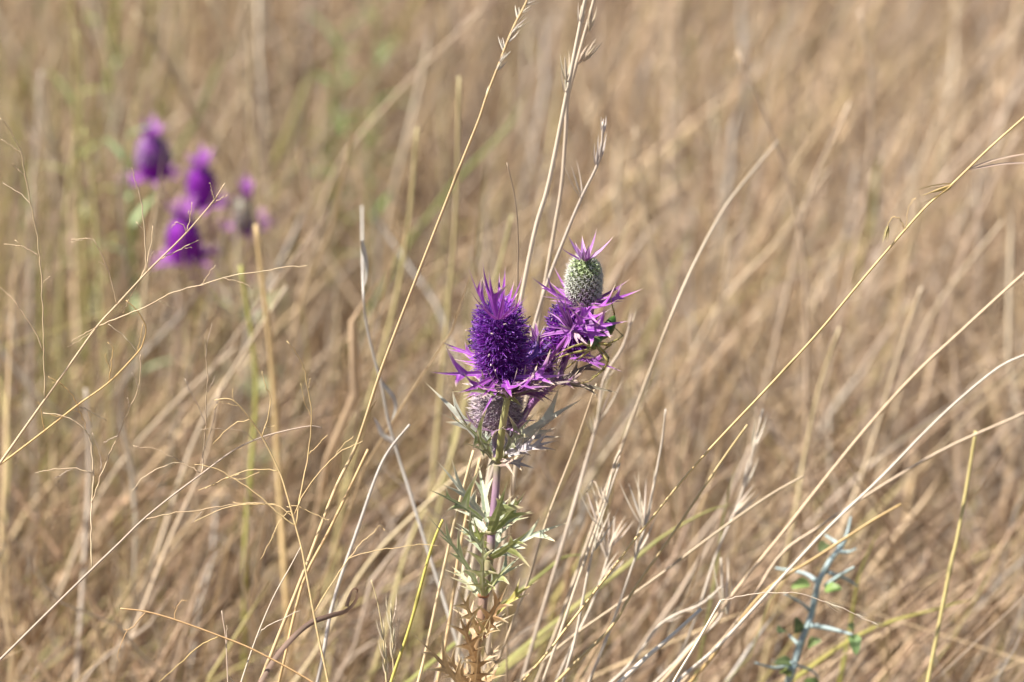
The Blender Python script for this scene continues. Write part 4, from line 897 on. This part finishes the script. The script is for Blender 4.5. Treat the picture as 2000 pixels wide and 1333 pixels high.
BLAB = ["blurred tan stalk bowed to the left, crossing a straighter one", "tall curved grey tan stalk arching left at its top", "blurred slanting stalk crossing the bowed tan stalk", "yellow blurred stalk behind the thick straw seed stalk", "upright olive yellow stalk left of the front purple head",
 "short green yellow stalk right behind the front purple head's crown", "long pale stalk slanting away below the bright leafy weed", "broad cream stalk leaning left beside the purple cluster", "broad cream upright stalk touching the purple cluster's right side", "leaning cream stalk above the purple cluster",
 "wide whitish stub stalk standing at the left of the yellow green weed", "upright yellow stalk through the yellow green weed clump", "dull green stalk leaning over the yellow green weed clump", "short olive stalk below the yellow green weed clump", "blurred tan stalk leaning left right of the green seed head",
 "blurred stalk slanting under the bowed tan stalk", "blurred stalk slanting behind the golden stalk's awned spikelets", "bending tan stalk behind the golden stalk's middle", "short tan stalk behind the slanting tan stem", "stubby tan stalk left of the short tan one",
 "pale stalk slanting behind the golden airy panicle", "pale slanting stalk behind the grey panicle stem", "upright tan stalk among the grey panicle's branches", "wide whitish stalk behind the orange panicle's base", "tan stalk slanting behind the curled brown blade", "yellow stalk leaning towards the front purple head"]
for i, (pts, Y, r, col) in enumerate(BLUR):
    r = min(r, 1.45); stalk(BLAB[i], Y * 1.2 + .04, [(x, y) for x, y in pts], r, r * .5, lerp(jit(col, .05), (.60, .47, .33), .3), group="blurred stalks behind the thistle")
for i, (pts, Y, w, col) in enumerate([([(1230, 1100), (1300, 1045), (1380, 1000), (1430, 985)], .14, 1.5, (.46, .44, .15)), ([(1380, 1220), (1400, 1110), (1415, 1000), (1440, 900)], .17, 1.4, (.44, .41, .15)), ([(1640, 1333), (1660, 1230), (1680, 1120), (1720, 1030)], .2, 1.9, (.46, .44, .10)), ([(1560, 1320), (1700, 1230), (1830, 1190), (1900, 1170)], .16, 1.8, (.50, .45, .11)), ([(1060, 1120), (1100, 1090), (1150, 1082)], .12, 1.4, (.36, .38, .11))]):
    T = thing("grass_shoot", ["yellow green blade arching behind the long golden stalk's lower half", "upright yellow green blade behind the wispy husk stem", "yellow green blade standing behind the thorny twig", "yellow green blade arching over beyond the thorny twig towards the yellow stalk", "short green blade behind the forked husk stems"][i], "grass shoot", (0, 0, 0), "yellow green blades right of the thistle")
    g = rooted(pts, Y); T.location = (g[0].x, g[0].y, 0)
    mb = MB(); ribbon(mb, resample(g, 30), w * MM, col, tw=1.0); mb.build("blade", M_BLADE, T)

# ================================================================== THORNY SHRUB (blue-green, lower right)
TS = thing("thorny_shrub", "zigzag blue green thorny twig with a few small green leaves", "shrub", (px(1530, 1340, .10).x, .10, 0))
BG = (.37, .46, .45); SY = .13
def twig(name, pts, r0, r1, parent, col=BG):
    P = [px(x, y, SY + d) for x, y, d in pts]
    mb = MB(); q = resample(P, len(P) * 4) if len(P) > 2 else resample(P, 6)
    tube(mb, q, [x * MM for x in wid(r0, r1, len(q))], 8, [jit(col, .08) for _ in q]); return mb.build(name, M_WOOD, parent)
b0 = px(1538, 1340, SY)
mb = MB(); q = resample([Vector((b0.x - .03, SY + .02, -.01)), Vector((b0.x - .015, SY + .01, b0.z * .5)), b0, px(1545, 1320, SY), px(1562, 1262, SY), px(1582, 1210, SY), px(1592, 1168, SY), px(1600, 1135, SY), px(1622, 1095, SY), px(1645, 1065, SY)], 50)
tube(mb, q, [x * MM for x in wid(1.9, 1.2, 50)], 10, [jit(BG, .08) for _ in q]); st_ = mb.build("stem", M_WOOD, TS)
for (pts, r) in [([(1580, 1192, 0), (1565, 1178, -.004), (1532, 1160, -.012)], .9), ([(1584, 1222, 0), (1620, 1228, -.006), (1665, 1240, -.014)], 1.3), ([(1598, 1138, 0), (1570, 1120, .006), (1515, 1110, .014)], 1.1), ([(1612, 1145, 0), (1640, 1125, -.008), (1668, 1108, -.016)], 1.1), ([(1618, 1118, 0), (1650, 1130, .006), (1675, 1145, .012)], 1.0),
                 ([(1642, 1068, 0), (1630, 1058, .004), (1612, 1046, .008)], 1.1), ([(1645, 1066, 0), (1655, 1040, .004), (1662, 1010, .008)], .9), ([(1640, 1078, 0), (1660, 1078, -.006), (1672, 1072, -.01)], .9), ([(1552, 1295, 0), (1515, 1305, -.006), (1475, 1295, -.012)], .9), ([(1562, 1262, 0), (1550, 1250, .004), (1540, 1240, .008)], .8), ([(1556, 1300, 0), (1585, 1310, .004), (1600, 1325, .008)], .8)]:
    t_ = twig("thorn", pts, r * 1.05, r * .45, TS)
def oval(mb, b, t, w, col):
    leaf(mb, b, t, w, (), (0, -.6, .8), col, lerp(col, (.5, .6, .3), .2), fold=.2, bow=.12, tipcol=col, sharp=.5, spine=1.0)
for (x0, y0, x1, y1, dY, c) in [(1580, 1138, 1545, 1150, -.004, (.30, .45, .12)), (1612, 1150, 1645, 1152, -.004, (.24, .42, .08)), (1668, 1240, 1672, 1280, -.012, (.20, .36, .12)), (1560, 1235, 1553, 1205, .0, (.07, .13, .05)), (1530, 1230, 1518, 1236, .0, (.06, .11, .04)), (1545, 1292, 1512, 1298, -.004, (.09, .15, .05)), (1578, 1260, 1605, 1252, .0, (.14, .22, .06)), (1530, 1308, 1545, 1322, -.004, (.30, .36, .08)), (1615, 1062, 1600, 1078, .004, (.10, .14, .05)), (1668, 1232, 1655, 1222, -.01, (.3, .42, .14)), (1600, 1340, 1570, 1330, .0, (.2, .32, .08))]:
    mb = MB(); oval(mb, px(x0, y0, SY + dY), px(x1, y1, SY + dY - .004),   .0032, lerp(c, (.16, .17, .08), .4)); mb.build("leaf", M_LEAF, TS)

# ================================================================== GREEN WEEDS IN THE BACKGROUND
def weed(x, y, Y, label, n, size, col, group=None):
    c = px(x, y, Y)
    T = thing("green_weed", label, "weed", (c.x, c.y, 0), group)
    top = Vector((c.x, c.y, max(c.z, .05)))
    stempart("stem", [Vector((c.x - .01, c.y, -.005)), Vector((c.x - .004, c.y, top.z * .5)), top], 1.6, 1.0, [(.3, .25, .1), (.26, .3, .1)], T, 6)
    for i in range(n):
        a = i * 2.4; z = top.z * (1 - .45 * (i / n)); b = Vector((c.x, c.y, z)); d = Vector((math.cos(a), math.sin(a), random.uniform(.1, .9))).normalized()
        mb = MB(); leaf(mb, b, b + d * size * random.uniform(.7, 1.3), size * .11, (), (0, 0, 1), jit(col, .2), lerp(col, (.5, .55, .2), .2), fold=.3, bow=.1, tipcol=col, sharp=.6, spine=1.0); mb.build("leaf", M_LEAF, T)
weed(665, 70, 1.15, "bright green leafy weed blurred high in the background grass", 11, .038, (.17, .26, .08))
weed(735, 15, 1.25, "green weed beside the bright leafy weed with a reddish stalk", 9, .036, (.17, .25, .08))
weed(650, 125, 1.05, "low green sprig just below the bright leafy weed", 9, .035, (.20, .28, .08))
weed(722, 215, .85, "single dark green sprig standing among tan stems", 6, .03, (.15, .22, .06))
weed(248, 270, .66, "pale silvery green sprig touching the blurred purple cluster", 9, .03, (.34, .44, .22))
weed(150, 190, .8, "yellow green weed clump left of the blurred purple cluster", 12, .035, (.36, .37, .14))
weed(205, 20, 1.2, "olive green tuft far behind the blurred purple cluster", 8, .04, (.26, .30, .08))
